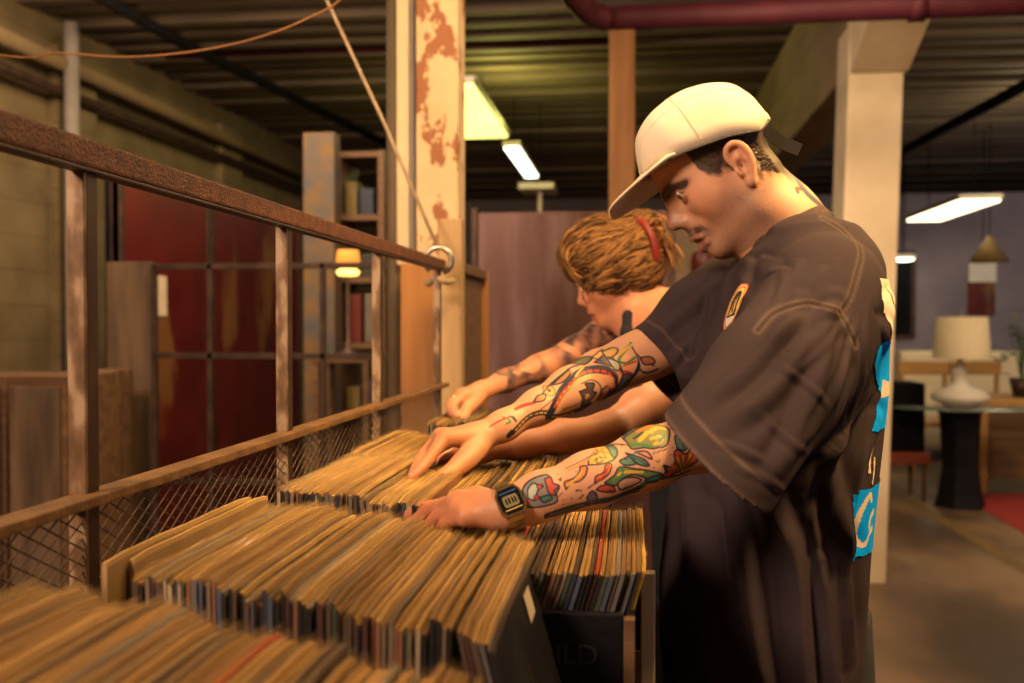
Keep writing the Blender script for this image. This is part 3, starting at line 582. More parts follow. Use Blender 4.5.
def jacket_mesh(t, top, sp, seed):
    r = random.Random(seed); b = MB(); n = 10; h = t/2; sec = []
    for i in range(n+1):
        y = RL*i/n; e = 1 if 0 < i < n else .8
        zt = RL-r.uniform(0, .0012)-(.0025 if i in (0, n) else 0); wv = r.uniform(-.0005, .0005)
        sec.append([(-h*e, y, 0), (-h*e, y, RL*.6), (-h*.82+wv, y, zt-.004), (-h*.62+wv, y, zt), (-h*.2+wv, y, zt-.0006), (wv, y, zt-.0022), (h*.2+wv, y, zt-.0006), (h*.62+wv, y, zt), (h*.82+wv, y, zt-.004), (h*e, y, RL*.6), (h*e, y, 0)])
    m = len(sec[0]); vs = [p for s_ in sec for p in s_]
    for i in range(n):
        for k in range(m-1):
            b.cur = 1 if 2 <= k <= 7 else 0
            f = (i*m+k, i*m+k+1, (i+1)*m+k+1, (i+1)*m+k); b.f.append(f[::-1]); b.mi.append(b.cur)
    b.f.append(tuple(range(m))); b.mi.append(2); b.f.append(tuple(n*m+k for k in range(m))[::-1]); b.mi.append(2)
    b.v = [tuple(p) for p in vs]
    me = bpy.data.meshes.new('record_jacket'); me.from_pydata(b.v, [], b.f)
    for x in (SP[sp], TOP[top], SP[sp]): me.materials.append(x)
    me.polygons.foreach_set('material_index', b.mi); me.update(); return me
def sleeve_mesh(t, seed):
    r = random.Random(seed); b = MB(); n = 9; vs = []
    for s in (-1, 1):
        for i in range(n+1):
            y = -.0015+(RL+.003)*i/n; ph = r.uniform(0, 6)
            for z, o in ((.0, 0), (RL*.7, 0), (RL, .0), (RL+.003+r.uniform(-.002, .0025), r.uniform(-.0010, .0010)), ):
                vs.append((s*(t/2+.0003)*(1 if z < RL else .5)+o, y, z))
    for s in range(2):
        for i in range(n):
            for k in range(3): a = s*(n+1)*4+i*4+k; b.f.append((a, a+1, a+5, a+4)); b.mi.append(0)
    b.v = vs; me = bpy.data.meshes.new('plastic_sleeve'); me.from_pydata(b.v, [], b.f); me.materials.append(plastic); me.update(); return me
SLV = {t: [sleeve_mesh(t, 50+i) for i in range(3)] for t in (.0028, .0034, .0045, .0058)}
JC = {}
def jmesh(t, top, sp):
    k = (t, top, sp)
    if k not in JC: JC[k] = [jacket_mesh(t, top, sp, len(JC)*3+i) for i in range(2)]
    return JC[k]
rr = random.Random(11)
TOPW = ['paper']*7+['cream']*5+['brown']*6+['dark']*4+['grey']*2
SPW = ['white', 'black', 'tan', 'brown', 'black', 'black', 'navy', 'blue', 'green', 'maroon', 'grey', 'tan', 'orange', 'brown', 'brown']
SPN = {'white': 'white', 'tan': 'tan', 'brown': 'brown', 'black': 'black', 'navy': 'navy', 'blue': 'blue', 'green': 'green', 'red': 'red', 'maroon': 'maroon', 'grey': 'grey', 'yellow': 'yellow', 'orange': 'orange'}
nrec = [0]
def record(x, y, ztop, lean, spin, top, sp, t, label, group, sleeve=True):
    me = rr.choice(jmesh(t, top, sp)); o = bpy.data.objects.new('record_jacket', me); C.objects.link(o)
    o.location = (x-RL*math.sin(lean), y, ztop-RL*math.cos(lean)); o.rotation_euler = (0, lean, spin)
    tag(o, label, 'record', group); nrec[0] += 1
    if sleeve: s = bpy.data.objects.new('plastic_sleeve', rr.choice(SLV[t])); C.objects.link(s); s.parent = o
    return o
def row(P0, P1, n, where, group, lean=(0, 0), jit=.006, gaps=(), yjit=.005, spin=0, special={}, thick=None, thin=False):
    """P0,P1 = (X, Yfront, ztop) of the first and last record's top front corner"""
    P0, P1 = np.array(P0), np.array(P1); cl = 0; seq = []
    for i in range(n):
        t = thick or rr.choice((.0028, .0034, .0045) if thin else (.0034, .0034, .0045, .0058)); top = rr.choice(TOPW); sp = rr.choice(SPW); lab = None
        if i in special: top, sp, lab = special[i]
        seq.append([top, sp, t, lab])
    cum = np.cumsum([0]+[(a[2]+b_[2])/2 for a, b_ in zip(seq[:-1], seq[1:])]); cum = cum/cum[-1]
    for i, (top, sp, t, lab) in enumerate(seq):
        u = cum[i]; p = P0+(P1-P0)*u
        if any(a < u < b_ for a, b_ in gaps): continue
        if i % 5 == 0: cl = rr.uniform(-jit, jit)*.7; cy = rr.uniform(-yjit, yjit)
        dz = cl+rr.uniform(-jit, jit)*.5
        if lab is None:
            tn = {'paper': 'tan', 'gold': 'yellow'}.get(top, top); a = seq[i-1][1] if i else None; c = seq[i+1][1] if i < n-1 else None
            nb_ = ('between %s and %s ones' % (a, c) if a and c and a != c else 'between two %s ones' % a if a and c else 'at the left end' if c else 'at the right end')
            third = 'left' if u < .34 else 'middle' if u < .67 else 'right'
            lab = '%s-edged record, %s spine, %s, %s %s' % (tn, sp, nb_, third, where) if (a and c) else '%s-edged record, %s spine, %s %s' % (tn, sp, nb_, where)
        record(p[0], p[1]+cy+rr.uniform(-.003, .003), p[2]+dz, lean[0]+(lean[1]-lean[0])*u+rr.uniform(-.004, .004), spin+rr.uniform(-.0025, .0025), top, sp, t, lab, group)
def crate(x0, x1, y0, y1, h, label, m, skew=0, z0=.816, th=.008):
    t = thing('record_crate', label, 'crate', ((x0+x1)/2, (y0+y1)/2, z0))
    def pz(a, b_, c, d, e, f, n):
        bb = MB(); bb.box((a, c, e), (b_, d, f), .001); bb.v = [(x, y+skew*(x-x0), z) for x, y, z in bb.v]; bb.build(n, m, t)
    pz(x0, x1, y0, y0+th, z0+.006, z0+h, 'front_panel'); pz(x0, x1, y1-th, y1, z0+.006, z0+h, 'back_panel')
    pz(x0, x0+th, y0+th, y1-th, z0+.006, z0+h, 'side_panel'); pz(x1-th, x1, y0+th, y1-th, z0+.006, z0+h, 'side_panel'); pz(x0, x1, y0, y1, z0, z0+.006, 'base_panel')
    return t
ZR = 1.17
G = 'records in the nearest crate'
row((-.475, .42, ZR-.002), (-.085, .250, ZR-.002), 72, 'of nearest crate', G, (-.03, .05), .007, gaps=[(.11, .13)], special={30: ('grey', 'blue', 'grey-edged record standing in the middle of the nearest crate'), 45: ('red', 'red', 'orange-red edged record right of centre in the nearest crate')})
crate(-.485, -.06, .36, .735, .16, 'wooden crate holding the nearest row of records', M['wood'], -.42)
G = 'records in the second crate'
row((-.405, .765, ZR), (-.125, .672, ZR-.009), 64, 'of second crate', G, (-.03, .02), .007, thin=True, special={50: ('cream', 'orange', 'record with orange spine near the right of the second crate')})
row((-.118, .668, ZR-.006), (-.098, .655, ZR-.012), 6, 'of second crate\'s leaning group', G, (-.20, -.26), .003, thick=.0034)
rec = record(-.0945, .652, ZR-.014, -.28, 0, 'dark', 'black', .0045, 'black record jacket facing out at the right end, with paper price tag', G, sleeve=False)
b = MB(); b.box((.0027, .160, .280), (.0031, .195, .303)); pt = b.build('price_tag', M['paper']); pt.parent = rec
b = MB(); 
for s_ in range(16): 
    a_ = rr.uniform(.02, .28); z_ = rr.uniform(.05, .28); b.add([(.0026, a_, z_), (.0026, a_+rr.uniform(.001, .003), z_-rr.uniform(.004, .01)), (.0026, a_+rr.uniform(.001, .003), z_-rr.uniform(.012, .03)), (.0026, a_-rr.uniform(0, .0015), z_-.008)], [(0, 1, 2, 3)])
sc = b.build('scuff_marks', SP['brown']); sc.parent = rec
# thick card dividers at the fence side
for i, (dx, dz, nm) in enumerate(((0, .008, 'outer'), (.008, .004, 'inner'))):
    o = bpy.data.objects.new('card_divider', jacket_mesh(.0058, 'cream', 'card', 900+i)); C.objects.link(o); o.location = (-.432+dx, .772+.03*i, ZR-RL+dz-.002); tag(o, 'tall tan card divider beside the fence in the second crate, %s one' % nm, 'divider', 'card dividers')
crate(-.45, -.06, .74, 1.12, .14, 'wooden crate holding the second row of records', M['wood'], -.32)
# third crate: two bundles separated by the gap the far hand opens
G = 'records in the third crate'
row((-.425, 1.165, ZR+.003), (-.315, 1.12, ZR), 24, 'of third crate by fence', G, (-.02, .0), .005)
row((-.308, 1.11, ZR), (-.275, 1.095, ZR), 7, 'before the opened gap', G, (-.16, -.2), .003)
row((-.262, 1.10, ZR+.002), (-.232, 1.075, ZR+.002), 8, 'of bundle under far hand', G, (.02, .02), .003)
crate(-.45, -.06, 1.16, 1.50, .14, 'wooden crate holding the third row of records', M['wood'], -.25)
# fourth crate
G = 'records in the fourth crate'
row((-.43, 1.50, ZR), (-.30, 1.44, ZR), 20, 'of fourth crate by fence', G, (.0, .0), .004)
row((-.245, 1.215, ZR-.01), (-.02, 1.30, ZR-.01), 36, 'of crate under forearms', 'records beneath the forearms', (.16, .2), .004, special={26: ('red', 'maroon', 'red-edged record beneath the crossing forearms')})
crate(-.45, -.26, 1.48, 1.82, .14, 'wooden crate holding the fourth row near the fence', M['wood'])
crate(-.25, .03, 1.26, 1.60, .14, 'wooden crate beneath the crossing forearms', M['wood'])
G = 'records in the farthest crate'
row((-.415, 1.99, ZR), (-.17, 2.0, ZR-.005), 31, 'of farthest crate', G, (.02, .05), .005)
crate(-.45, -.12, 1.97, 2.33, .14, 'wooden crate holding the farthest records', M['wood'])
# right bin in the black box
G = 'records in the black box'
row((-.19, .86, ZR-.018), (.012, .905, ZR-.022), 44, 'of black box', G, (.36, .28), .002, thick=.0045,
    special={17: ('red', 'red', 'red-spined record near the left of the black box'), 34: ('red', 'maroon', 'dark red spined record near the right of the black box'), 43: ('gold', 'yellow', 'yellow and red spined record at the right end of the black box'), 28: ('cream', 'white', 'white-spined record in the middle of the black box'), 31: ('cream', 'blue', 'pale blue spined record in the black box')})
q0 = aY(561, 597, .93); q1 = aY(637, 597, .93)
t = thing('record_box', 'scuffed black box with faded lettering under the right hand records', 'box', ((q0[0]+q1[0])/2-.08, 1.05, .816))
X0b, X1b = -.17, q1[0]; zb = q0[2]
b = MB(); b.box((X0b, .88, .82), (X1b-.012, .89, zb), .002); fp = b.build('front_panel', M['navybox'], t)
b = MB(); b.box((X1b-.012, .878, .82), (X1b-.002, .892, zb-.004), .001); b.build('corner_strip', M['wood'], t)
for nm, lo, hi in (('back_panel', (X0b, 1.235, .82), (X1b, 1.245, zb)), ('side_panel', (X0b, .89, .82), (X0b+.008, 1.235, zb)), ('side_panel', (X1b-.008, .892, .82), (X1b-.002, 1.235, zb-.004)), ('base_panel', (X0b, .88, .816), (X1b, 1.245, .8205))): onebox(nm, lo, hi, M['navybox'], t, .001)
def text_mesh(body, size, m, loc, rot, parent, name, ext=.0004, shear=0):
    cu = bpy.data.curves.new(name, 'FONT'); cu.body = body; cu.size = size; cu.extrude = ext; cu.resolution_u = 3; cu.shear = shear
    tmp = bpy.data.objects.new(name, cu); C.objects.link(tmp); dg = bpy.context.evaluated_depsgraph_get(); me = bpy.data.meshes.new_from_object(tmp.evaluated_get(dg)); bpy.data.objects.remove(tmp)
    me.materials.clear(); me.materials.append(m); o = link(name, me, parent); o.location = loc; o.rotation_euler = rot; return o
worn = mat('worn_lettering', (.026, .022, .022), (.012, .012, .015), .7, 40)
text_mesh('HLD', .026, worn, (X1b-.085, .8775, zb-.045), (PI/2, 0, 0), t, 'faded_lettering')
text_mesh('TI', .07, worn, (X1b-.085, .8775, zb-.12), (PI/2, 0, 0), t, 'faded_lettering')
print('records', nrec[0])
#@@PEOPLE
# ================================================================== PEOPLE
skin_m = mat('skin', (.97, .95, .95), (1, 1, 1), .45, 60, bump=.12, vcol=True, spec=.35, sss=.12, bscale=500)
cloth_m = mat('washed_black_cotton', (.9, .9, .9), (1, 1, 1), .92, 14, bump=.25, vcol=True, spec=.1, bscale=900)
tank_m = mat('navy_cotton', (.008, .009, .016), (.012, .013, .022), .9, 20)
jean_m = mat('dark_denim', (.012, .014, .022), (.022, .025, .035), .9, 30)
shoe_m = mat('worn_leather', (.02, .017, .015), (.035, .03, .025), .5, 20)
hair_m = mat('hair', (.8, .8, .8), (1, 1, 1), .6, 40, vcol=True, spec=.12)
hat_m = mat('cream_canvas', (.68, .60, .47), (.75, .67, .53), .85, 6, bump=.08, spec=.1, bscale=700)
NAVY = np.array([.018, .022, .045])
def head(S, T, Mx, fem=False):
    """T: point between the ears, Mx: columns = forward, left, up of the head"""
    L = lambda x, y, z: np.array(T)+Mx@np.array([x, y, z])
    if fem: L = lambda x, y, z: np.array(T)+Mx@(np.array([x, y, z])*.93)
    S.ell(L(.018, 0, .042), (.088, .073, .078), Mx, .01)
    S.ell(L(.030, 0, -.030), (.062, .058, .085), Mx, .03)
    for s in (-1, 1):
        S.cap(L(-.008, s*.056, -.035), L(.012, s*.050, -.074), .016, .014, .025)
        S.cap(L(.012, s*.050, -.074), L(.074, s*.013, -.092), .014, .013, .022)
        S.ell(L(.052, s*.044, -.022), (.026, .014, .020), Mx, .034)
        S.cap(L(.087, s*.036, .015), L(.099, s*.008, .012), .008, .007, .016)
        S.ell(L(.102, s*.033, -.0035), (.016, .017, .0125), Mx, .016, 'sub')
        S.ell(L(.079, s*.033, -.001), (.0155, .0165, .0135), Mx, .004)       # lid mass
        S.ell(L(.100, s*.034, -.0020), (.0125, .0140, .0056), Mx, .002, 'sub')       # opening between the lids
    S.ell(L(.073, 0, -.093), (.020, .019, .017), Mx, .02)
    S.cap(L(.086, 0, .014), L(.094, 0, -.030), .011, .015, .010)
    S.cap(L(.096, 0, .012), L(.1125, 0, -.024), .0065, .0085, .012)                  # nose bridge
    S.ell(L(.1125, 0, -.031), (.0125, .0115, .0095), Mx, .008)
    for s in (-1, 1):
        S.ell(L(.1030, s*.0105, -.035), (.0095, .0065, .0075), Mx, .005)
        S.ell(L(.1090, s*.0065, -.0435), (.0055, .0035, .0035), Mx, .002, 'sub')
    S.ell(L(.084, 0, -.055), (.021, .027, .022), Mx, .015)                           # muzzle
    S.cap(L(.099, -.012, -.060), L(.099, .012, -.060), .0055, k=.006); S.cap(L(.094, -.022, -.067), L(.102, 0, -.063), .0035, .0058, .006); S.cap(L(.094, .022, -.067), L(.102, 0, -.063), .0035, .0058, .006)
    S.cap(L(.091, -.018, -.077), L(.0965, 0, -.080), .0048, .0075, .006); S.cap(L(.091, .018, -.077), L(.0965, 0, -.080), .0048, .0075, .006)
    S.cap(L(.100, -.021, -.0715), L(.107, 0, -.0705), .0028, k=.002, mode='sub'); S.cap(L(.100, .021, -.0715), L(.107, 0, -.0705), .0028, k=.002, mode='sub')
    for s in (-1, 1):                                                                # ears
        e = lambda x, z, y=0: L(x*.74+.004, s*(.0735+y*.8), z*.93-.015)
        ring = [e(.012, .006, -.004), e(.014, .020, 0), e(.008, .031, .005), e(-.004, .034, .009), e(-.016, .028, .012), e(-.021, .013, .013), e(-.018, -.004, .011), e(-.010, -.018, .007), e(.000, -.028, .003)]
        S.chain(spline(ring, 3), [.0042]*25, .003)
        S.ell(e(.001, -.027, .001), (.0065, .0050, .0085), Mx, .004)
        S.ell(e(-.003, .004, .001), (.012, .006, .024), Mx, .005)
        S.chain([e(-.010, .020, .009), e(-.010, .004, .009), e(-.004, -.011, .007)], [.003]*3, .003)
        S.cap(e(.011, -.004, .003), e(.009, -.010, .003), .0042, k=.004)             # tragus
        S.ell(e(.001, -.001, .010), (.0058, .008, .0095), Mx, .004, 'sub')
        S.ell(e(-.001, .022, .012), (.0055, .006, .005), Mx, .003, 'sub')
    return L
def face_colour(V, T, Mx, skin, L_, fem=False):
    P = (V-np.array(T))@Mx/(0.93 if fem else 1); col = np.tile(np.array(skin), (len(V), 1)).astype(float); x, y, z = P.T
    def blend(mask, c, a=1.0):
        m = np.clip(mask, 0, 1)[:, None]*a; col[:] = col*(1-m)+np.array(c)*m
    g = lambda d, w: np.exp(-(d/w)**2); ay = np.abs(y)
    near = (np.linalg.norm(P-[.03, 0, -.02], axis=1) < .16)
    nz = noise3(P, 420, 3, 2)
    blend(g(np.sqrt((x-.065)**2+(ay-.045)**2+(z+.03)**2), .03)*near, (.50, .17, .10), .35)
    blend(g(np.sqrt((x-.115)**2+y**2+(z+.03)**2), .014)*near, (.50, .15, .10), .45)
    blend(g(np.sqrt((x+.004)**2+(ay-.085)**2+(z-.003)**2), .03)*near, (.52, .17, .09), .35)
    lips = ((((x-.100)/.014)**2+(y/.023)**2+((z+.0725)/.0125)**2) < 1)
    blend(lips*near, (.42, .12, .10), .75)
    blend(g((z+.071), .0018)*(ay < .023)*(x > .090)*near, (.05, .015, .015), .8)
    brow = g(polydist(np.c_[ay, z], [(.009, .010), (.022, .015), (.038, .015), (.050, .008)]), .0062)*(x > .06)
    blend(np.clip(brow*1.7, 0, 1)*near, (.022, .014, .011) if not fem else (.16, .08, .035), .97)
    lid = g(polydist(np.c_[ay, z], [(.020, .000), (.030, .0035), (.040, .003), (.047, -.001)]), .0016)*(x > .06)
    blend(lid*near, (.03, .015, .012), .85)
    lid = g(polydist(np.c_[ay, z], [(.020, -.003), (.030, -.007), (.042, -.006)]), .003)*(x > .06)
    blend(lid*near, (.36, .14, .10), .5)
    if not fem:
        beard = np.clip((-.030-z+.35*(x-.03))/.02, 0, 1)*np.clip((x+.035)/.03, 0, 1)*np.clip((.13-np.abs(z+.06))/.02, 0, 1)
        beard *= np.clip((-(z+.130)+.06)/.02, 0, 1)*0+1; beard *= (z > -.118)
        cheek = np.clip(1-g(np.sqrt((x-.07)**2+(z+.035)**2), .028)*1.1, 0, 1)
        nf_ = np.random.RandomState(3).rand(len(P)); blend(beard*cheek*near*(.55+.6*nf_), (.07, .052, .048), .62)
        mus = g(z+.053+.25*np.maximum(ay-.012, 0), .0055)*(x > .080)*(ay < .030)*near; blend(np.clip(mus*1.5, 0, 1)*(.85+.25*nz), (.035, .022, .017), .9)
        blend(g(np.sqrt((x-.092)**2+y**2*.6+(z+.0915)**2), .007)*near, (.06, .04, .03), .6)
        # cropped hair: above the ears, temples and down the nape
        hl = np.interp(x, [-.10, -.055, -.034, -.010, .006, .014, .020, .030, .046, .054, .058, .10], [-.078, -.076, -.056, -.046, -.02, -.02, -.012, -.016, -.010, .010, .045, .055])
        hm = np.clip((z-hl+.006*nz)/.012, 0, 1)*near
        ear = ((x-.003)/.021)**2+((z+.012)/.036)**2 < 1
        hm = hm*(~(ear & (ay > .0745)))*(x < .098)
        blend(hm, (.030, .022, .018), .92)
        blend(g(np.sqrt((x-.035)**2+(z+.028)**2+(y-.06)**2), .0018)*near, (.12, .05, .03), .8)
    return col, P
def eyeball(T, Mx, parent, s=1, k=1.0, iris=(.09, .06, .03)):
    b = MB(); bm = bmesh.new(); bmesh.ops.create_uvsphere(bm, u_segments=40, v_segments=28, radius=.0120*k)
    V = np.array([v.co[:] for v in bm.verts]); F_ = [[v.index for v in f.verts] for f in bm.faces]; bm.free()
    V = V[:, [2, 0, 1]]                                # pole to the front
    gd = np.array([.90, .34*s, -.22]); gd = gd/np.linalg.norm(gd); ang = np.degrees(np.arccos(np.clip(V@gd/np.linalg.norm(V, axis=1), -1, 1)))
    col = np.tile([.55, .47, .40], (len(V), 1)); col[ang < 27] = iris; col[ang < 12] = (.004, .004, .004)
    W = np.array(T)+((V+np.array([.0826, s*.0338, -.0012]))*k)@Mx.T
    me = bpy.data.meshes.new('eyeball'); me.from_pydata(W.tolist(), [], [tuple(f) for f in F_]); me.materials.append(eye_m); a = me.color_attributes.new('Col', 'FLOAT_COLOR', 'POINT'); a.data.foreach_set('color', np.c_[col, np.ones(len(col))].astype(np.float32).ravel())
    me.polygons.foreach_set('use_smooth', [True]*len(F_)); return link('eyeball', me, parent)
eye_m = mat('eye', (1, 1, 1), (1, 1, 1), .12, 5, vcol=True, spec=.6)
def limb_uv(V, pts, rs, perp):
    """distance along a limb's axis and signed height across it, for tattoo layouts; also distance from the axis"""
    pts = np.array(pts); best = np.full(len(V), 1e9); s = np.zeros(len(V)); q = np.zeros(len(V)); L0 = 0; r = np.ones(len(V))
    for i in range(len(pts)-1):
        a, b_ = pts[i], pts[i+1]; ba = b_-a; L = np.linalg.norm(ba); h = np.clip((V-a)@ba/L**2, 0, 1); w_ = V-a-h[:, None]*ba; d = np.linalg.norm(w_, axis=1)
        m = d < best; best[m] = d[m]; s[m] = L0+h[m]*L; pp = perp-ba*(perp@ba)/L**2; pp /= np.linalg.norm(pp); q[m] = w_[m]@pp; r[m] = (rs[i]+(rs[i+1]-rs[i])*h[m]); L0 += L
    return s/L0, q/r, best
def paint(col, sel, P, items, line=5.0, lc=NAVY):
    """flat tattoo motifs: filled polygons with dark outlines, strokes, dots"""
    idx = np.where(sel)[0]; Q = P[idx]; c = col[idx]
    for it in items:
        k = it[0]
        if k == 'fill':
            pts = [tuple(p) for p in spline(list(it[1])+[it[1][0]], 4)]; ins = inpoly(Q, pts); c[ins] = c[ins]*.12+np.array(it[2])*.88
            if len(it) < 4 or it[3]: d = polydist(Q, pts); m = np.clip((line*.75-d)/2.5+.5, 0, 1)[:, None]; c = c*(1-m)+lc*m
        elif k == 'line':
            pts = [tuple(p) for p in spline(it[1], 4)]; d = polydist(Q, pts); m = np.clip((it[3]/2-d)/2.5+.5, 0, 1)[:, None]; c = c*(1-m)+np.array(it[2])*m
        elif k == 'dash':
            pts = np.array(spline(it[1], 10)); ln = np.r_[0, np.cumsum(np.linalg.norm(np.diff(pts, axis=0), axis=1))]
            for a in np.arange(it[4]/2, ln[-1], it[4]):
                p = np.array([np.interp(a, ln, pts[:, 0]), np.interp(a, ln, pts[:, 1])]); p2 = np.array([np.interp(a+it[4]*.42, ln, pts[:, 0]), np.interp(a+it[4]*.42, ln, pts[:, 1])]); d = polydist(Q, [p, p2]); m = np.clip((it[3]/2-d)/2.5+.5, 0, 1)[:, None]; c = c*(1-m)+np.array(it[2])*m
        elif k == 'dot':
            d = np.linalg.norm(Q-np.array(it[1]), axis=1); m = np.clip((it[3]-d)/2.5+.5, 0, 1)[:, None]; c = c*(1-m)+np.array(it[2])*m
            if len(it) > 4: m = np.clip((line*.4-np.abs(d-it[3]))/2+.5, 0, 1)[:, None]; c = c*(1-m)+lc*m
    col[idx] = c
RED, ORG, YEL, TEAL, GRN, PNK, GRY = (.42, .035, .02), (.55, .16, .02), (.55, .33, .03), (.03, .16, .12), (.05, .17, .05), (.50, .20, .15), (.13, .15, .16)
SKIN = (.53, .285, .175)
# ------------------------------------------------------------------ the man
HT = np.array([.142, 1.475, 1.603]); HM = Rm(PI+.03, .57, 0)
man = thing('person', 'man in a cream cap and washed black t-shirt with tattooed arms leaning over the records', 'person', (.22, 1.45, 0))
S = SDF((-.34, .93, 1.06), (.40, 1.80, 1.76), .0017)
L = head(S, HT, HM)
nb = aY(820, 258, 1.475)                                        # base of neck
S.cap(L(-.004, 0, -.045), L(-.012, 0, -.11), .054, .055, .03); S.cap(L(-.012, 0, -.11), nb, .053, .050, .03)
S.cap(L(.015, 0, -.075), aY(783, 270, 1.475), .032, .04, .03)
S.ell(L(.052, 0, -.103), (.012, .009, .012), HM, .012)
ns, fs = aY(824, 318, 1.30), aY(785, 296, 1.64)
S.cap(ns, fs, .038, .038, .04); S.cap((.235, 1.47, 1.34), (.22, 1.45, 1.12), .07, .09, .05)   # hidden chest
# near arm
ne = aY(748, 425, 1.13); NA = [aY(508, 510, 1.0), aY(540, 497, 1.013), aY(590, 480, 1.035), aY(648, 459, 1.065), aY(700, 440, 1.10), ne]; NR = [.0205, .0222, .0262, .0295, .031, .033]
S.chain(NA, NR, .02); S.cap(ne, ns, .036, .040, .03)
# far arm
fe = aY(652, 352, 1.56); FA = [aY(484, 436, 1.405), aY(503, 426, 1.42), aY(538, 407, 1.455), aY(570, 390, 1.49), aY(600, 374, 1.52), aY(628, 361, 1.545), fe]; FR = [.0185, .0195, .0235, .031, .034, .034, .034]
S.chain(FA, FR, .02); S.cap(fe, fs, .036, .045, .03)
def hand(S, wrist, wr, knk, fingers, thumb, fr=.0082, kr=.0115):
    kn = [f[0] for f in fingers]
    for p, r in zip(kn, (1, 1.03, 1, .9)): S.cap(wrist+(p-wrist)*.12, p, wr*.80, kr*r, .012)
    for a, b_ in zip(kn[:-1], kn[1:]): S.cap(a, b_, kr*.92, kr*.92, .008)
    for f, sc in zip(fingers, (1, 1.03, .98, .86)):
        f = spline(f, 3); n = len(f); S.chain(f, np.interp(np.linspace(0, 1, n), [0, .3, .45, .75, .9, 1], [kr*.95*sc, fr*1.0*sc, fr*1.06*sc, fr*.92*sc, fr*.86*sc, fr*.70*sc]), .003)
    th = spline(thumb, 3); n = len(th); S.chain(th, np.interp(np.linspace(0, 1, n), [0, .35, .6, .85, 1], [wr*.75, .0135, .0098, .0098, .0075]), .008)
nf = [[aY(459, 506, 1.050), aY(437, 512, 1.08), aY(419, 515, 1.092), aY(408, 521, 1.10)],
      [aY(456, 510, 1.03), aY(432, 515, 1.062), aY(421, 523, 1.075), aY(413, 529, 1.082)],
      [aY(459, 517, 1.010), aY(440, 522, 1.036), aY(431, 531, 1.047), aY(426, 538, 1.05)],
      [aY(466, 522, .992), aY(449, 528, 1.012), aY(441, 536, 1.022), aY(438, 543, 1.024)]]
nf = [[p+np.array([0, 0, .006]) for p in f] for f in nf]
hand(S, NA[0], .0205, None, nf, [aY(494, 509, 1.025), aY(476, 500, 1.06), aY(458, 505, 1.09), aY(444, 511, 1.105)], .0078, .0105)
ff = [[aY(443, 439, 1.345), aY(431, 456, 1.315), aY(420, 469, 1.29), aY(411, 478, 1.272)],
      [aY(441, 437, 1.368), aY(425, 453, 1.345), aY(417, 467, 1.318), aY(413, 475, 1.302)],
      [aY(444, 437, 1.39), aY(429, 450, 1.375), aY(421, 461, 1.352), aY(420, 469, 1.335)],
      [aY(450, 438, 1.41), aY(438, 448, 1.40), aY(431, 457, 1.382), aY(430, 463, 1.368)]]
hand(S, FA[0], .0195, None, ff, [aY(479, 446, 1.385), aY(464, 461, 1.352), aY(450, 473, 1.325), aY(439, 482, 1.302)], .0075, .0112)
V, Q = S.mesh(); del S; V = smooth(V, Q, 2, .5)
# refine the face and forearms
cen = V[Q].mean(1); Pc = (cen-HT)@HM
sel = ((np.linalg.norm(cen-HT, axis=1) < .15)) | ((cen[:, 0] < .14) & (cen[:, 2] < 1.36))
V, Q = subdivide(V, Q, sel); V = smooth(V, Q, 1, .5)
col, P = face_colour(V, HT, HM, SKIN, L)
# hands redder
for tip in [f[-1] for f in nf+ff]+[f[1] for f in nf+ff]:
    m = np.exp(-(np.linalg.norm(V-tip, axis=1)/.016)**2)[:, None]*.4; col = col*(1-m)+np.array((.55, .19, .11))*m
hm1 = 1/(1+np.exp((V[:, 0]+.135)/.012))*(V[:, 1] < 1.2)+1/(1+np.exp((V[:, 0]+.215)/.012))*(V[:, 1] >= 1.2)
col = col*(1-hm1[:, None]*(1-np.array((.90, .74, .66))))
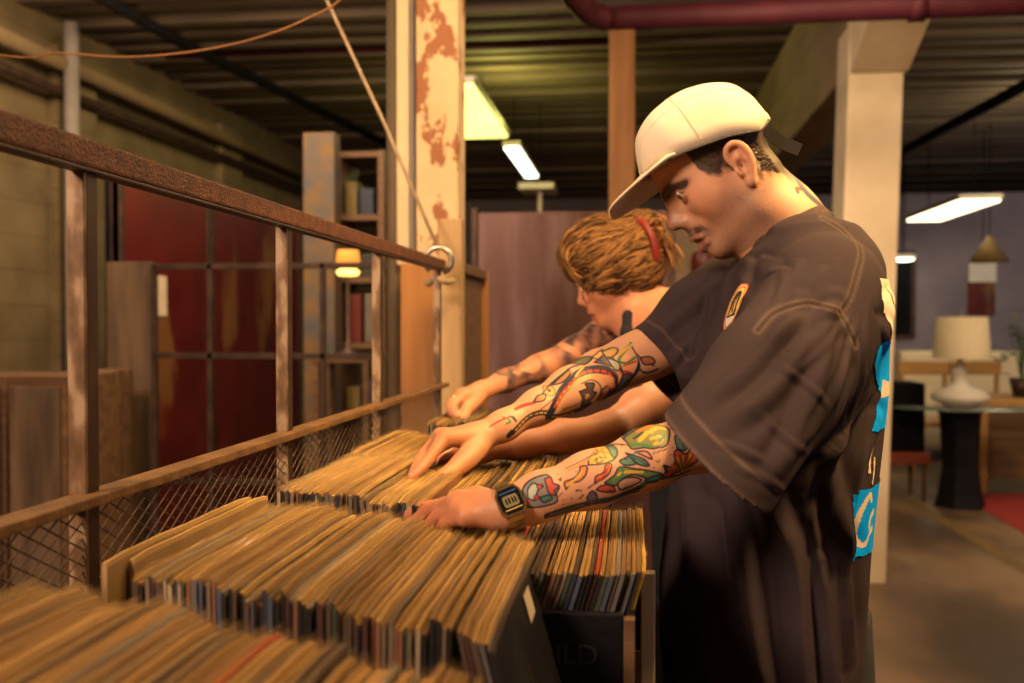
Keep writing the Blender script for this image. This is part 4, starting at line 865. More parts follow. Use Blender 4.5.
# near arm tattoos
s, q, d = limb_uv(V, NA, NR, np.array([0, -.25, -1.0])); A0 = np.array([37, 512]); ux = np.array([.9466, -.3236]); uy = np.array([.3236, .9466])
Lpx = 1320; hw = np.interp(s, [0, .15, .35, .6, 1], [95, 103, 120, 129, 138]); D2 = A0+np.outer(s*Lpx, ux)+np.outer(q*hw, uy)
sel = (d < .06) & (V[:, 1] < 1.3) & (s > .03) & (V[:, 2] < 1.4) & (V[:, 0] > -.115)
near_items = [('fill', [(95,485),(88,440),(110,400),(160,372),(205,365),(215,400),(250,420),(235,450),(240,485),(200,505),(150,512),(110,508)], GRY), ('fill', [(185,385),(215,375),(222,405),(250,415),(225,440),(235,460),(200,450),(190,420)], RED), ('fill', [(110,470),(112,430),(140,400),(160,420),(150,450),(140,480)], (.35, .40, .36)),
 ('dot', (165,420), RED, 11, 1), ('dot', (147,467), RED, 11, 1), ('dot', (106,488), RED, 11), ('fill', [(160,470),(200,460),(215,475),(180,492)], (.04, .14, .13)),
 ('fill', [(282,432),(275,400),(320,380),(345,350),(350,330),(378,325),(370,365),(340,395),(305,402)], ORG), ('line', [(288,415),(325,385),(355,350)], YEL, 9), ('fill', [(410,405),(415,375),(450,350),(460,320),(490,315),(475,355),(440,385)], ORG), ('line', [(420,392),(455,360),(472,325)], RED, 10),
 ('fill', [(385,320),(400,280),(440,260),(450,225),(490,215),(522,230),(530,260),(510,290),(470,308),(420,318)], YEL), ('fill', [(500,225),(530,222),(535,255),(515,285),(500,270)], TEAL), ('line', [(410,300),(430,285),(420,310),(450,300),(440,280),(470,285),(465,255),(490,262)], NAVY, 5), ('line', [(440,262),(460,250),(480,235)], ORG, 8), ('line', [(500,225),(535,215),(575,222)], NAVY, 8),
 ('line', [(300,345),(360,315),(400,285),(450,230)], (.40, .20, .03), 7), ('line', [(290,335),(380,290),(430,255)], NAVY, 4),
 ('fill', [(530,302),(580,280),(612,310),(560,320)], TEAL), ('fill', [(568,262),(640,290),(668,322),(620,316),(590,290)], TEAL), ('line', [(575,268),(660,318)], NAVY, 4),
 ('fill', [(450,400),(500,365),(530,328),(600,335),(680,345),(742,360),(700,388),(660,375),(600,362),(540,382),(510,412),(480,408)], GRN), ('line', [(520,365),(560,350),(640,350)], YEL, 12), ('line', [(530,330),(545,350),(520,385)], TEAL, 9), ('fill', [(418,432),(450,410),(490,415),(510,438),(450,440)], RED),
 ('fill', [(520,400),(550,380),(600,372),(640,385),(600,410),(560,425),(530,425)], (.50, .30, .20)), ('fill', [(655,385),(700,365),(740,365),(700,392)], TEAL),
 ('fill', [(735,320),(765,322),(790,300),(778,270),(800,245),(850,262),(880,235),(930,215),(950,250),(920,292),(870,322),(800,348),(740,378),(750,345)], RED), ('line', [(840,330),(775,322)], ORG, 14), ('line', [(840,328),(800,285)], YEL, 13), ('line', [(845,325),(835,275)], YEL, 12), ('line', [(850,325),(880,265)], YEL, 12), ('line', [(855,328),(915,262)], ORG, 13), ('line', [(838,322),(815,270)], NAVY, 5), ('line', [(848,322),(860,265)], NAVY, 5), ('line', [(830,330),(780,300)], NAVY, 5), ('line', [(856,324),(900,255)], NAVY, 5), ('dot', (846,335), YEL, 10, 1),
 ('fill', [(585,190),(620,165),(700,130),(740,115),(792,140),(770,190),(740,230),(690,245),(650,240),(600,245),(588,215)], (.10, .13, .035)), ('line', [(640,205),(690,165),(740,140),(770,145)], YEL, 16), ('line', [(690,200),(720,185),(735,195),(700,225)], YEL, 12), ('line', [(600,225),(640,225),(680,235)], GRN, 14), ('line', [(620,195),(670,165)], NAVY, 8), ('line', [(710,215),(750,180)], TEAL, 10), ('line', [(650,160),(740,118)], ORG, 9),
 ('fill', [(800,238),(800,190),(830,168),(850,190),(882,190),(880,215),(840,248)], TEAL), ('line', [(832,175),(838,240)], NAVY, 5), ('fill', [(610,258),(660,258),(680,292),(640,275)], PNK),
 ('line', [(195,552),(300,522),(400,488),(500,472),(570,448),(640,422)], NAVY, 24), ('dash', [(205,550),(300,522),(400,488),(500,472),(570,448),(630,425)], GRY, 7, 16), ('fill', [(380,465),(400,438),(425,455),(430,485),(395,492)], (.05, .06, .09)), ('line', [(430,490),(560,450),(660,400),(720,385)], NAVY, 12), ('dot', (655,405), TEAL, 12, 1), ('line', [(740,372),(840,352),(900,330)], NAVY, 9), ('line', [(230,530),(360,492),(400,500)], NAVY, 8)]
rt = random.Random(8)
near_items += [('line', [(x, y), (x+rt.uniform(-12, 12), y+rt.uniform(-9, 9)), (x+rt.uniform(8, 26), y-rt.uniform(2, 14))], rt.choice([NAVY, NAVY, TEAL, ORG]), rt.uniform(4, 7)) for x, y in [(255,455),(262,480),(330,440),(345,470),(390,420),(470,440),(545,300),(600,265),(690,270),(700,300),(720,255),(560,420),(250,385),(560,230),(640,300),(770,240)]]
near_items += [('dot', (x, y), NAVY, 3.5) for x, y in [(270,500),(310,470),(360,455),(600,290),(690,330),(760,270),(545,345),(250,360),(330,350),(480,395)]]
paint(col, sel, D2, near_items, 5.5)
# far arm tattoos
s, q, d = limb_uv(V, FA, FR, np.array([0, -.2, -1.0])); p0 = np.array([125, 540]); 
ang = math.atan2(-(540-165), 850-125); ux = np.array([math.cos(ang), math.sin(ang)]); uy = np.array([-math.sin(ang), math.cos(ang)])
Lpx = 961; hw = np.interp(s, [0, .25, .5, .75, 1], [67, 78, 100, 112, 112]); cl = np.interp(s, [0, .5, 1], [0, 0, 0]); D2 = p0+np.outer(s*Lpx, ux)+np.outer(q*hw+cl, uy)
sel = (d < .06) & (V[:, 1] > 1.33) & (s > .02) & (V[:, 2] < 1.42) & (V[:, 0] < .12)
far_items = [('line', [(225,548),(250,515),(290,475),(335,445),(385,440),(430,458),(500,450),(560,428),(640,392)], NAVY, 27), ('dash', [(240,530),(290,475),(335,445),(385,440),(430,458),(500,450),(560,428)], YEL, 9, 24),
 ('line', [(410,455),(432,395),(468,330),(530,268),(600,232),(680,232),(735,268),(748,318),(715,362)], NAVY, 40), ('line', [(440,400),(480,330),(540,285),(610,262),(680,262),(715,300),(705,345)], (.55, .30, .05), 12), ('dash', [(425,425),(440,395),(475,332),(532,272),(602,238),(680,238),(730,275),(740,320),(712,358)], RED, 13, 32),
 ('fill', [(545,335),(592,320),(582,298),(632,295),(626,330),(652,338),(630,370),(620,402),(576,402),(570,370)], NAVY), ('fill', [(586,346),(612,348),(595,370)], (.5, .3, .2), False), ('line', [(560,300),(620,278),(668,310),(670,360),(640,400)], NAVY, 6),
 ('fill', [(640,192),(700,152),(742,180),(732,212),(680,202)], (.03, .035, .06)), ('line', [(755,185),(790,130),(835,88)], GRN, 16), ('line', [(765,150),(810,110),(840,95)], YEL, 10), ('line', [(760,185),(800,190),(840,160)], GRN, 13), ('line', [(770,235),(800,232),(835,240)], RED, 15), ('line', [(785,205),(845,180)], RED, 10),
 ('line', [(835,110),(862,170),(860,220),(840,262),(800,300)], NAVY, 20), ('line', [(770,215),(790,260),(770,300)], NAVY, 12), ('line', [(860,140),(900,170),(960,190)], NAVY, 7), ('line', [(600,190),(640,168),(720,110)], YEL, 10), ('line', [(560,210),(620,175),(700,120)], NAVY, 6),
 ('dot', (408,328), (.45, .22, .05), 28, 1), ('dot', (408,328), NAVY, 9), ('line', [(250,415),(290,398),(330,388),(360,362)], RED, 16), ('line', [(190,455),(215,475),(205,490)], GRN, 10), ('line', [(215,450),(245,478),(230,452)], NAVY, 9), ('line', [(350,360),(420,300),(500,235),(560,205)], NAVY, 7), ('line', [(470,280),(520,240)], ORG, 10),
 ('line', [(130,500),(170,475),(210,455)], RED, 10), ('fill', [(680,320),(712,300),(720,340),(690,372)], PNK), ('line', [(650,400),(700,375),(740,330)], NAVY, 10)]
far_items += [('line', [(455,320),(520,255),(600,214),(690,212),(755,255),(765,325)], NAVY, 6), ('fill', [(430,300),(470,262),(520,225),(512,250),(470,290)], (.35,.16,.04)), ('fill', [(560,190),(610,160),(640,165),(600,200)], (.10,.13,.05)), ('fill', [(690,135),(745,110),(765,125),(735,160),(700,165)], (.45,.27,.05)),
 ('fill', [(700,170),(760,190),(765,225),(735,225)], (.30,.33,.28)), ('line', [(640,165),(690,200)], NAVY, 7), ('fill', [(785,250),(830,240),(840,280),(800,320),(770,330)], (.05,.055,.09)), ('line', [(860,215),(930,225),(985,200)], NAVY, 10), ('fill', [(880,160),(930,150),(960,175),(910,190)], (.30,.10,.05)), ('line', [(300,470),(360,425),(420,372)], NAVY, 5),
 ('fill', [(330,385),(352,352),(385,348),(372,380)], (.4,.16,.04)), ('line', [(480,420),(540,400),(570,372)], NAVY, 4), ('fill', [(660,250),(720,262),(735,310),(700,300),(670,275)], (.5,.24,.14), False), ('line', [(590,215),(560,240),(540,262)], YEL, 7)]
paint(col, sel, D2, far_items, 5.5)
# nape tattoo
Pn = P[:, [0, 2]]*1000; sel = (P[:, 1] > -.02) & (np.linalg.norm(V-HT, axis=1) < .24) & (P[:, 0] < 0)
paint(col, sel, Pn, [('line', [(-62, -66), (-58, -84), (-60, -104), (-70, -128)], NAVY*1.5, 9), ('line', [(-53, -86), (-48, -82), (-46, -88)], NAVY, 4.5), ('line', [(-51, -85), (-48, -84)], RED, 3)], 2)
body = numesh('body', V, Q, skin_m, man, col)
for s_ in (1, -1): eyeball(HT, HM, man, s_)
# finger nails
def nail(p, d, up, r, parent):
    d = np.array(d)/np.linalg.norm(d); up = np.array(up)-d*(np.array(up)@d); up /= np.linalg.norm(up); sd = np.cross(d, up); b = MB(); n = 9; vs = []
    for i in range(5):
        for k in range(n): a = (k/(n-1)-.5)*1.5; x = (i/4-.5)*.010; vs.append(p+d*x+(sd*math.sin(a)*r*.95+up*(math.cos(a)*r*1.0))*(1-.12*(i/4)**2)+up*.0002)
    b.add(vs, [(i*n+k, i*n+k+1, (i+1)*n+k+1, (i+1)*n+k) for i in range(4) for k in range(n-1)]); b.build('fingernail', nail_m, parent, True)
nail_m = mat('nail', (.62, .36, .26), (.66, .4, .3), .3, 9)
for f in nf[:2]+ff[:2]: nail(f[-1]*.75+f[-2]*.25, f[-1]-f[-2], (0, -.25, 1), .0066, man)
nail(aY(439, 482, 1.302)*.8+aY(450, 473, 1.325)*.2, aY(439, 482, 1.302)-aY(450, 473, 1.325), (.1, -.8, .6), .0083, man)
# ------------------------------------------------------------------ t-shirt
S = SDF((-.06, 1.0, .80), (.46, 1.86, 1.62), .0030)
zs = [.80, .90, 1.00, 1.10, 1.20, 1.28, 1.34, 1.40, 1.45, 1.49]
def X_(px, py): return aY(px, py, 1.42)[0]
front = [X_(668, 720), X_(661, 660), X_(660, 590), X_(668, 520), X_(678, 450), X_(690, 395), X_(702, 352), X_(722, 310), X_(745, 275), X_(775, 250)]
backx = [X_(856, 720), X_(859, 650), X_(864, 585), X_(870, 520), X_(877, 450), X_(882, 395), X_(884, 350), X_(882, 305), X_(872, 275), X_(850, 255)]
cx = [(a+b_)/2 for a, b_ in zip(front, backx)]; rx = [(b_-a)/2 for a, b_ in zip(front, backx)]
S.loft(zs, cx, [1.46]*10, rx, [.235, .235, .232, .228, .225, .222, .215, .185, .13, .08], .02, 2.4)
S.cap(aY(828, 280, 1.32), aY(795, 274, 1.62), .052, .05, .05)
S.ell(aY(825, 272, 1.46), (.072, .12, .062), None, .04)
S.cap(aY(768, 296, 1.44), aY(800, 280, 1.44), .055, .07, .05)
# near sleeve: wide cone from the shoulder to the hem by the elbow
sh = aY(824, 308, 1.29); el_ = aY(772, 385, 1.19); hm = aY(716, 461, 1.105)
ax = (hm-el_)/np.linalg.norm(hm-el_); S.cap(sh, el_, .074, .078, .05); S.cap(el_, hm+ax*.12, .078, .076, .02)
# cut at the hem plane and hollow
def plane_cut(S, c, n, R, k=.002):
    sl, X, Y, Z = S.sub_(c-R, c+R)
    dd = (X-c[0])*n[0]+(Y-c[1])*n[1]+(Z-c[2])*n[2]; rr_ = np.sqrt((X-c[0])**2+(Y-c[1])**2+(Z-c[2])**2)
    d = np.maximum(-dd, rr_-R*.98); S.D[sl] = np.maximum(S.D[sl], -d)
cn = np.array([ax[0], .06, ax[2]]); cn /= np.linalg.norm(cn); plane_cut(S, hm, cn, .17)
S.cap(hm-ax*.07, hm+ax*.22, .0705, .0705, .003, 'sub')
# far sleeve
sh2 = aY(772, 288, 1.64); hm2 = aY(655, 366, 1.565); ax2 = (hm2-sh2)/np.linalg.norm(hm2-sh2)
S.cap(sh2, hm2+ax2*.03, .085, .064, .05); S.cap(aY(742, 285, 1.62), aY(700, 312, 1.60), .05, .05, .05)
plane_cut(S, hm2, ax2, .11)
S.cap(hm2-ax2*.07, hm2+ax2*.04, .059, .0595, .003, 'sub')
# neckline
for y_ in (1.405, 1.545): S.cap(aY(806, 240, y_), aY(822, 285, 1.475+(y_-1.475)*2.1), .026, .04, .04); S.cap(aY(762, 268, y_), aY(800, 255, y_), .020, .028, .03)
S.cap(aY(815, 238, 1.475), aY(835, 275, 1.475), .03, .05, .04)
nk0 = L(.01, 0, -.02); nk1 = aY(806, 262, 1.475)
S.cap(L(-.004, 0, -.04), aY(800, 240, 1.475), .058, .057, .004, 'sub'); S.cap(L(.035, 0, -.07), aY(770, 250, 1.475), .035, .036, .01, 'sub')
V, Q = S.mesh(); del S
V = V[:]; V = smooth(V, Q, 3, .5); N = normals(V, Q)
# folds: soft ridges along lines in the cloth (image pixels projected to world x-z positions), plus fine random crumple
def XZ(px, py, Y): p = aY(px, py, Y); return (p[0], p[2])
def ridge(lines, ymask, amp=1.0):
    global V
    P2 = V[:, [0, 2]]; disp = np.zeros(len(V))
    for pts, a, w_ in lines:
        pl = spline([XZ(*p) for p in pts], 5); d = polydist(P2, pl); e0 = np.linalg.norm(P2-pl[0], axis=1); ln = np.linalg.norm(np.array(pl[-1])-np.array(pl[0])); t = np.clip(e0/ln, 0, 1); tap = np.clip(np.minimum(t, 1-t)*5+.15, 0, 1)
        disp += a*1.05*np.exp(-(d/(w_*.85))**2)*tap-a*.5*np.exp(-((d-w_*1.5)/(w_*.6))**2)*tap
    V = V+N*(disp*ymask*amp)[:, None]
side = np.clip(-N[:, 1]*1.6+.25, 0, 1)*(((V-hm)@ax < -.078)|(np.linalg.norm(np.cross(V-hm, ax), axis=1) > .0745)|(V[:, 1] > 1.3))
Ys = 1.20
inS = np.linalg.norm(np.cross(V-sh, ax), axis=1) < .115; slv = inS & (V[:, 1] < 1.33) & ((V-sh)@ax > .02)
torso = side*(~slv)
ridge([([(735,500,1.24),(745,560,1.24),(752,620,1.24),(765,700,1.24)], .010, .014), ([(770,500,1.24),(792,560,1.24),(800,640,1.24),(806,720,1.24)], .012, .015), ([(700,520,1.24),(704,600,1.24),(715,700,1.24)], .009, .015),
       ([(840,400,1.26),(828,450,1.26),(835,520,1.26),(850,560,1.26)], .010, .013), ([(868,330,1.3),(850,400,1.28),(825,450,1.26),(800,490,1.25)], .011, .012), ([(872,420,1.3),(848,480,1.28),(842,560,1.26),(850,660,1.26)], .009, .012), ([(680,470,1.3),(690,520,1.28),(686,620,1.26)], .008, .012),
       ([(885,300,1.3),(872,350,1.3),(860,390,1.3)], .006, .010), ([(820,560,1.26),(828,640,1.26),(832,700,1.26)], .008, .012),
       ([(765,262,1.35),(758,310,1.33),(742,360,1.3)], .006, .008), ([(750,262,1.35),(735,320,1.33),(722,370,1.3)], .006, .008), ([(735,272,1.35),(715,330,1.35),(700,380,1.3)], .007, .009)], torso)
ridge([([(835,300,1.2),(800,350,1.15),(762,395,1.1),(715,425,1.05)], .007, .012), ([(830,320,1.2),(812,380,1.15),(790,440,1.1),(770,480,1.05)], .008, .014), ([(800,300,1.2),(765,345,1.15),(725,385,1.1),(690,415,1.05)], .006, .010), ([(842,350,1.2),(825,400,1.15),(800,450,1.1)], .006, .010),
       ([(835,308,1.2),(800,322,1.15),(765,345,1.12)], .005, .008)], side*slv)
ridge([([(745,265,1.62),(700,300,1.6),(655,335,1.57)], .006, .010), ([(752,285,1.6),(710,325,1.58),(670,360,1.56)], .007, .010), ([(735,310,1.55),(700,350,1.55),(680,380,1.55)], .006, .010)], np.clip(-N[:, 1]+.4, 0, 1)*(V[:, 0] < .16)*(V[:, 1] > 1.45))
V = V+N*(noise3(V*np.array([1, 1, .55]), 38, 5, 2)*.0016)[:, None]
fine = [([(x0, y0, 1.25), ((x0+x1)/2+random.Random(i).uniform(-5, 5), (y0+y1)/2, 1.25), (x1, y1, 1.25)], .0019, .0045) for i, (x0, y0, x1, y1) in enumerate([(842,312,790,400),(848,320,815,410),(838,316,770,372),(850,340,838,430),(862,300,856,380),(868,350,838,440),(872,380,835,480),(820,270,795,300),(835,262,815,300),(800,262,772,300),(785,270,765,310),(870,440,850,520),(790,520,798,600),(812,500,822,590),(730,500,738,590),(716,520,720,620),(690,500,696,580),(850,520,842,620),(838,540,836,640),(770,560,778,660),(700,420,745,440),(740,400,790,440),(760,360,810,400),(720,440,765,470)])]
ridge(fine, side)
# hem thickness band + stitch lines
hd = (V-hm)@cn; V = V-N*(.0009*np.exp(-((hd+.024)/.0022)**2)*(slv | inS))[:, None]
hd2 = (V-hm2)@ax2; near2 = (V[:, 0] < .12) & (V[:, 1] > 1.42)
V = smooth(V, Q, 1, .4); N = normals(V, Q)
P2 = V[:, [0, 2]]
base = np.array([.036, .026, .031]); col = np.tile(base, (len(V), 1)); nz = noise3(V, 30, 9, 3); col *= (1+.10*nz)[:, None]
seams = [[(826,216,1.35),(848,232,1.33),(856,250,1.3),(853,275,1.25),(846,300,1.22),(838,312,1.2)], [(838,312,1.2),(806,303,1.2),(772,312,1.2),(752,330,1.2)], [(838,312,1.2),(846,335,1.22),(850,345,1.22)]]
for sm in seams:
    pl = spline([XZ(*p) for p in sm], 6); d = polydist(P2, pl); m = (N[:, 1] < .1)&(V[:, 1] < 1.42); V = V-N*(.0014*np.exp(-(d/.0022)**2)*m)[:, None]
    k = (np.exp(-((d-.0035)/.0016)**2)*m*.35)[:, None]; col = col*(1-k)+np.array((.17, .12, .09))*k; k = (np.exp(-(d/.002)**2)*m*.6)[:, None]; col = col*(1-k)+np.array((.03, .02, .02))*k
k = (np.exp(-((hd+.026)/.0018)**2)*inS*(V[:, 1] < 1.3)*.5+np.exp(-((hd+.002)/.003)**2)*inS*(V[:, 1] < 1.3)*.6)[:, None]; col = col*(1-k)+np.array((.16, .11, .09))*k
k = (np.exp(-((hd2+.022)/.0018)**2)*near2*.4)[:, None]; col = col*(1-k)+np.array((.15, .10, .08))*k
# collar rib
shirt = numesh('t_shirt', V, Q, cloth_m, man, col); SV, SQ, SN = V, Q, N
bvh = BVHTree.FromPolygons([tuple(p) for p in V], [tuple(q_) for q_ in Q])
# collar: ribbed band around the neck opening
cc = []
for a in np.linspace(0, 2*PI, 49)[:-1]:
    c = aY(789, 236, 1.475); u = (aY(824, 214, 1.475)-aY(748, 256, 1.475)); r1 = np.linalg.norm(u)/2; u = u/np.linalg.norm(u); p = (aY(824, 214, 1.475)+aY(748, 254, 1.475))/2+u*r1*math.cos(a)*1.0+np.array([0, 1, 0])*.074*math.sin(a)
    cc.append(p+np.array([0, 0, .004])*math.sin(a)**2)
b = MB(); n = len(cc); ctr = sum(cc)/n; vs = []; upv = np.cross((aY(824, 214, 1.475)-aY(748, 254, 1.475)), (0, -1, 0)); upv = upv/np.linalg.norm(upv); upv = upv if upv[2] > 0 else -upv
for p in cc:
    o = (p-ctr)/np.linalg.norm(p-ctr)
    for du, do in ((.010, -.004), (.012, -.0015), (.009, .002), (-.004, .007), (-.012, .009), (-.012, .004), (.0, -.002)): vs.append(p+upv*du+o*do)
for i in range(n):
    for k in range(7): b.f.append((i*7+k, i*7+(k+1) % 7, ((i+1) % n)*7+(k+1) % 7, ((i+1) % n)*7+k)); b.mi.append(0)
b.v = [tuple(map(float, p)) for p in vs]
collar_m = mat('ribbed_collar', (.050, .036, .035), (.07, .05, .048), .9, 120, spec=.1)
b.build('collar', collar_m, shirt, True)
def decal(name, items, org, udir, vdir, w_, h_, cast, bv, mats, res, parent, off=.0012):
    """print on cloth: fine grid following the cloth surface; items(u,v) gives a material number or -1"""
    udir = np.array(udir)/np.linalg.norm(udir); vdir = np.array(vdir)/np.linalg.norm(vdir); cast = np.array(cast)/np.linalg.norm(cast); nu, nv = int(w_/res)+1, int(h_/res)+1
    uu, vv = np.meshgrid(np.arange(nu)*res, np.arange(nv)*res, indexing='ij'); kk = items((uu[:-1, :-1]+res/2).ravel(), (vv[:-1, :-1]+res/2).ravel()).reshape(nu-1, nv-1)
    need = np.zeros((nu, nv), bool)
    for a in (0, 1):
        for c in (0, 1): need[a:nu-1+a, c:nv-1+c] |= kk >= 0
    idx = np.full((nu, nv), -1); vs = []
    for i, j in np.argwhere(need):
        p = np.array(org)+udir*uu[i, j]+vdir*vv[i, j]; h = bv.ray_cast(Vector(p), Vector(cast), .6)
        if h[0] is None: continue
        nn = np.array(h[1]); nn = nn if nn@cast < 0 else -nn; idx[i, j] = len(vs); vs.append(np.array(h[0])+nn*off)
    fs, mi = [], []
    for i, j in np.argwhere(kk >= 0):
        q_ = (idx[i, j], idx[i+1, j], idx[i+1, j+1], idx[i, j+1])
        if min(q_) < 0: continue
        P4 = [vs[x] for x in q_]
        if max(np.linalg.norm(P4[0]-P4[2]), np.linalg.norm(P4[1]-P4[3])) > res*6: continue
        fs.append(q_); mi.append(kk[i, j])
    b = MB(); b.v = [tuple(map(float, v)) for v in vs]; b.f = fs; b.mi = [int(m) for m in mi]; return b.build(name, mats, parent, True)
blue = mat('print_blue', (.0, .27, .90), (.0, .30, .95), .7, 40, spec=.1); crm = mat('print_cream', (.58, .47, .36), (.63, .52, .4), .7, 40, spec=.1)
# back print: laid out on the back/side of the shirt; u runs round the back (horizontal), v up
O = np.array([.50, 1.18, .86])-np.array([.305, .952, 0])*.045; ud = np.array([.32, 1.0, 0]); ud /= np.linalg.norm(ud); cst = np.array([-1.0, .32, 0])
def back_items(u, v):
    k = np.full(len(u), -1); z = v+.86; P = np.c_[u, z]
    k[inpoly(P, BP['cream_top'])] = 1; k[inpoly(P, BP['dark_gap'])] = -1
    for n_ in ('blue_a', 'blue_b', 'blue_c'): k[inpoly(P, BP[n_])] = 0
    k[inpoly(P, BP['cream_mid'])] = 1
    c = spline([(.094, 1.148), (.088, 1.156), (.077, 1.148), (.067, 1.130), (.066, 1.108), (.074, 1.095), (.086, 1.095), (.096, 1.104)], 6); d = polydist(P, c); k[(d < .0036) & (k == 0)] = 1
    c = spline([(.112, 1.132), (.100, 1.128), (.094, 1.118), (.100, 1.108), (.112, 1.110)], 6); d = polydist(P, c); k[(d < .004) & (k == 0)] = 1
    for a, z0 in ((.088, 1.215), (.096, 1.20)): d = polydist(P, [(a, z0), (a-.004, z0-.03)]); k[(d < .002)] = 1
    return k
BP = dict(cream_top=[(.050, 1.425), (.044, 1.40), (.046, 1.38), (.050, 1.352), (.20, 1.352), (.22, 1.425)], dark_gap=[(.060, 1.425), (.066, 1.40), (.072, 1.37), (.062, 1.38)],  # visible edges baked from image pixels cast onto the shirt
          blue_a=[(.032, 1.338), (.046, 1.350), (.3, 1.350), (.3, 1.285), (.092, 1.285), (.060, 1.305), (.036, 1.322)], cream_mid=[(.092, 1.285), (.10, 1.300), (.14, 1.295), (.3, 1.29), (.3, 1.276), (.093, 1.278)],
          blue_b=[(.092, 1.278), (.3, 1.276), (.3, 1.232), (.066, 1.237)], blue_c=[(.040, 1.163), (.28, 1.170), (.28, 1.07), (.034, 1.082)])
decal('back_print', back_items, O, ud, (0, 0, 1), .30, .64, cst, bvh, [blue, crm], .0016, shirt)['label'] = 'blue and cream lettering print on the back'
# chest emblem: oval badge
em = [mat('emblem_gold', (.50, .33, .08), rough=.6), mat('emblem_red', (.25, .04, .03), rough=.6), mat('emblem_black', (.012, .01, .012), rough=.6), mat('emblem_pale', (.5, .52, .45), rough=.6)]
def emb(u, v):
    x = (u-.045)/.020; y = (v-.045)/.036; r = np.sqrt(x*x+y*y); k = np.full(len(u), -1); k[r < 1] = 1; k[r < .93] = 0; k[r < .86] = 1; k[r < .8] = 0; k[r < .66] = 2
    P = np.c_[x, y]; k[(r < .62) & inpoly(P, [(-.45, -.35), (-.1, .35), (.05, .1), (.2, .45), (.45, -.1), (.35, -.4)])] = 0; k[(r < .6) & inpoly(P, [(-.2, -.1), (-.05, .3), (.1, .0), (.25, -.3), (.0, -.2)])] = 2; k[(r < .78) & (y < -.42) & (r > .4)] = 3
    k[(np.abs(y+.38-.0*x) < .05) & (r < .75)] = 2; return k
ec = aY(764, 320, 1.38); ed = np.array([1.0, .8, .25]); ud_ = np.array([.62, -.78, .0]); vd_ = np.array([.30, .10, .95]); vd_ = vd_-ud_*(vd_@ud_)/(ud_@ud_)
cst_ = np.cross(ud_, vd_); cst_ = cst_ if cst_[0] > 0 else -cst_
ud_n = ud_/np.linalg.norm(ud_); vd_n = vd_/np.linalg.norm(vd_)
decal('chest_emblem', emb, ec-ud_n*.045-vd_n*.045-cst_/np.linalg.norm(cst_)*.15, ud_n, vd_n, .09, .09, cst_, bvh, em, .0012, shirt)['label'] = 'small oval gold and red emblem on the chest'
# trousers and shoes
S = SDF((.0, 1.15, .07), (.46, 1.78, .98), .006)
S.loft([.80, .98], [.20, .20], [1.46, 1.46], [.14, .13], [.19, .18], .02)
for s_ in (-1, 1):
    S.chain([np.array((.205, 1.46+s_*.09, .84)), np.array((.19, 1.46+s_*.11, .48)), np.array((.23, 1.46+s_*.12, .10))], [.10, .075, .062], .03)
V, Q = S.mesh(); V = smooth(V, Q, 2); numesh('trousers', V, Q, jean_m, man)
for s_ in (-1, 1):
    S = SDF((.02, 1.46+s_*.12-.07, -.01), (.36, 1.46+s_*.12+.07, .14), .004); S.chain([np.array((.27, 1.46+s_*.12, .05)), np.array((.16, 1.46+s_*.13, .045)), np.array((.08, 1.46+s_*.13, .036))], [.046, .044, .032], .02); S.cap((.245, 1.46+s_*.12, .05), (.235, 1.46+s_*.12, .12), .045, .05, .02)
    V, Q = S.mesh(); V[:, 2] = np.maximum(V[:, 2], .001); numesh('shoe', V, Q, shoe_m, man)
# ------------------------------------------------------------------ cap
def HL(x, y, z): return HT+HM@np.array([x, y, z])
cap_loc = HL(.02, 0, .06)
cap = thing('baseball_cap', 'cream five panel cap with black strap worn by the man', 'cap', tuple(cap_loc))
prof = [(.117, .056), (.108, .085), (.094, .107), (.068, .121), (.040, .126), (.009, .126), (-.022, .117), (-.043, .106), (-.055, .096), (-.064, .080), (-.068, .062), (-.067, .040), (-.063, .022)]
prof = np.array([p for p in spline(prof, 4)])
npz = len(prof); nt_ = 33; vs = []; thv = np.linspace(-1, 1, nt_)
# crown built as ribs across the head: every rib runs from the left band over the top profile to the right band
bandz = lambda x: np.interp(x, [-.07, -.045, 0, .062, .09, .12], [.021, .012, .029, .044, .048, .053])
for i, (x, z) in enumerate(prof):
    t_ = (x+.069)/(.117+.069); t_ = min(max(t_, 0), 1); wy = .0865*math.sqrt(max(1-(abs(t_-.48)/.535)**3.4, .0005)); wy *= 1.0
    for th in thv:
        a = th*PI/2; sy = np.sign(th)*abs(math.sin(a))**.80; zz = bandz(x)+(z-bandz(x))*abs(math.cos(a))**.62; vs.append(HL(x, wy*sy, zz))
V = np.array(vs); Q = np.array([[i*nt_+k, i*nt_+k+1, (i+1)*nt_+k+1, (i+1)*nt_+k] for i in range(npz-1) for k in range(nt_-1)])
N = normals(V, Q); 
if ((N*(V-HL(.02, 0, .05))).sum(1)).mean() < 0: Q = Q[:, ::-1]; N = -N
V = V+N*(noise3(V, 70, 2, 2)*.0006)[:, None]
o = numesh('crown', V, Q, hat_m, cap); sm_ = o.modifiers.new('s', 'SOLIDIFY'); sm_.thickness = .0018; sm_.offset = -1
bvh2 = BVHTree.FromPolygons([tuple(p) for p in V], [tuple(q_) for q_ in Q])
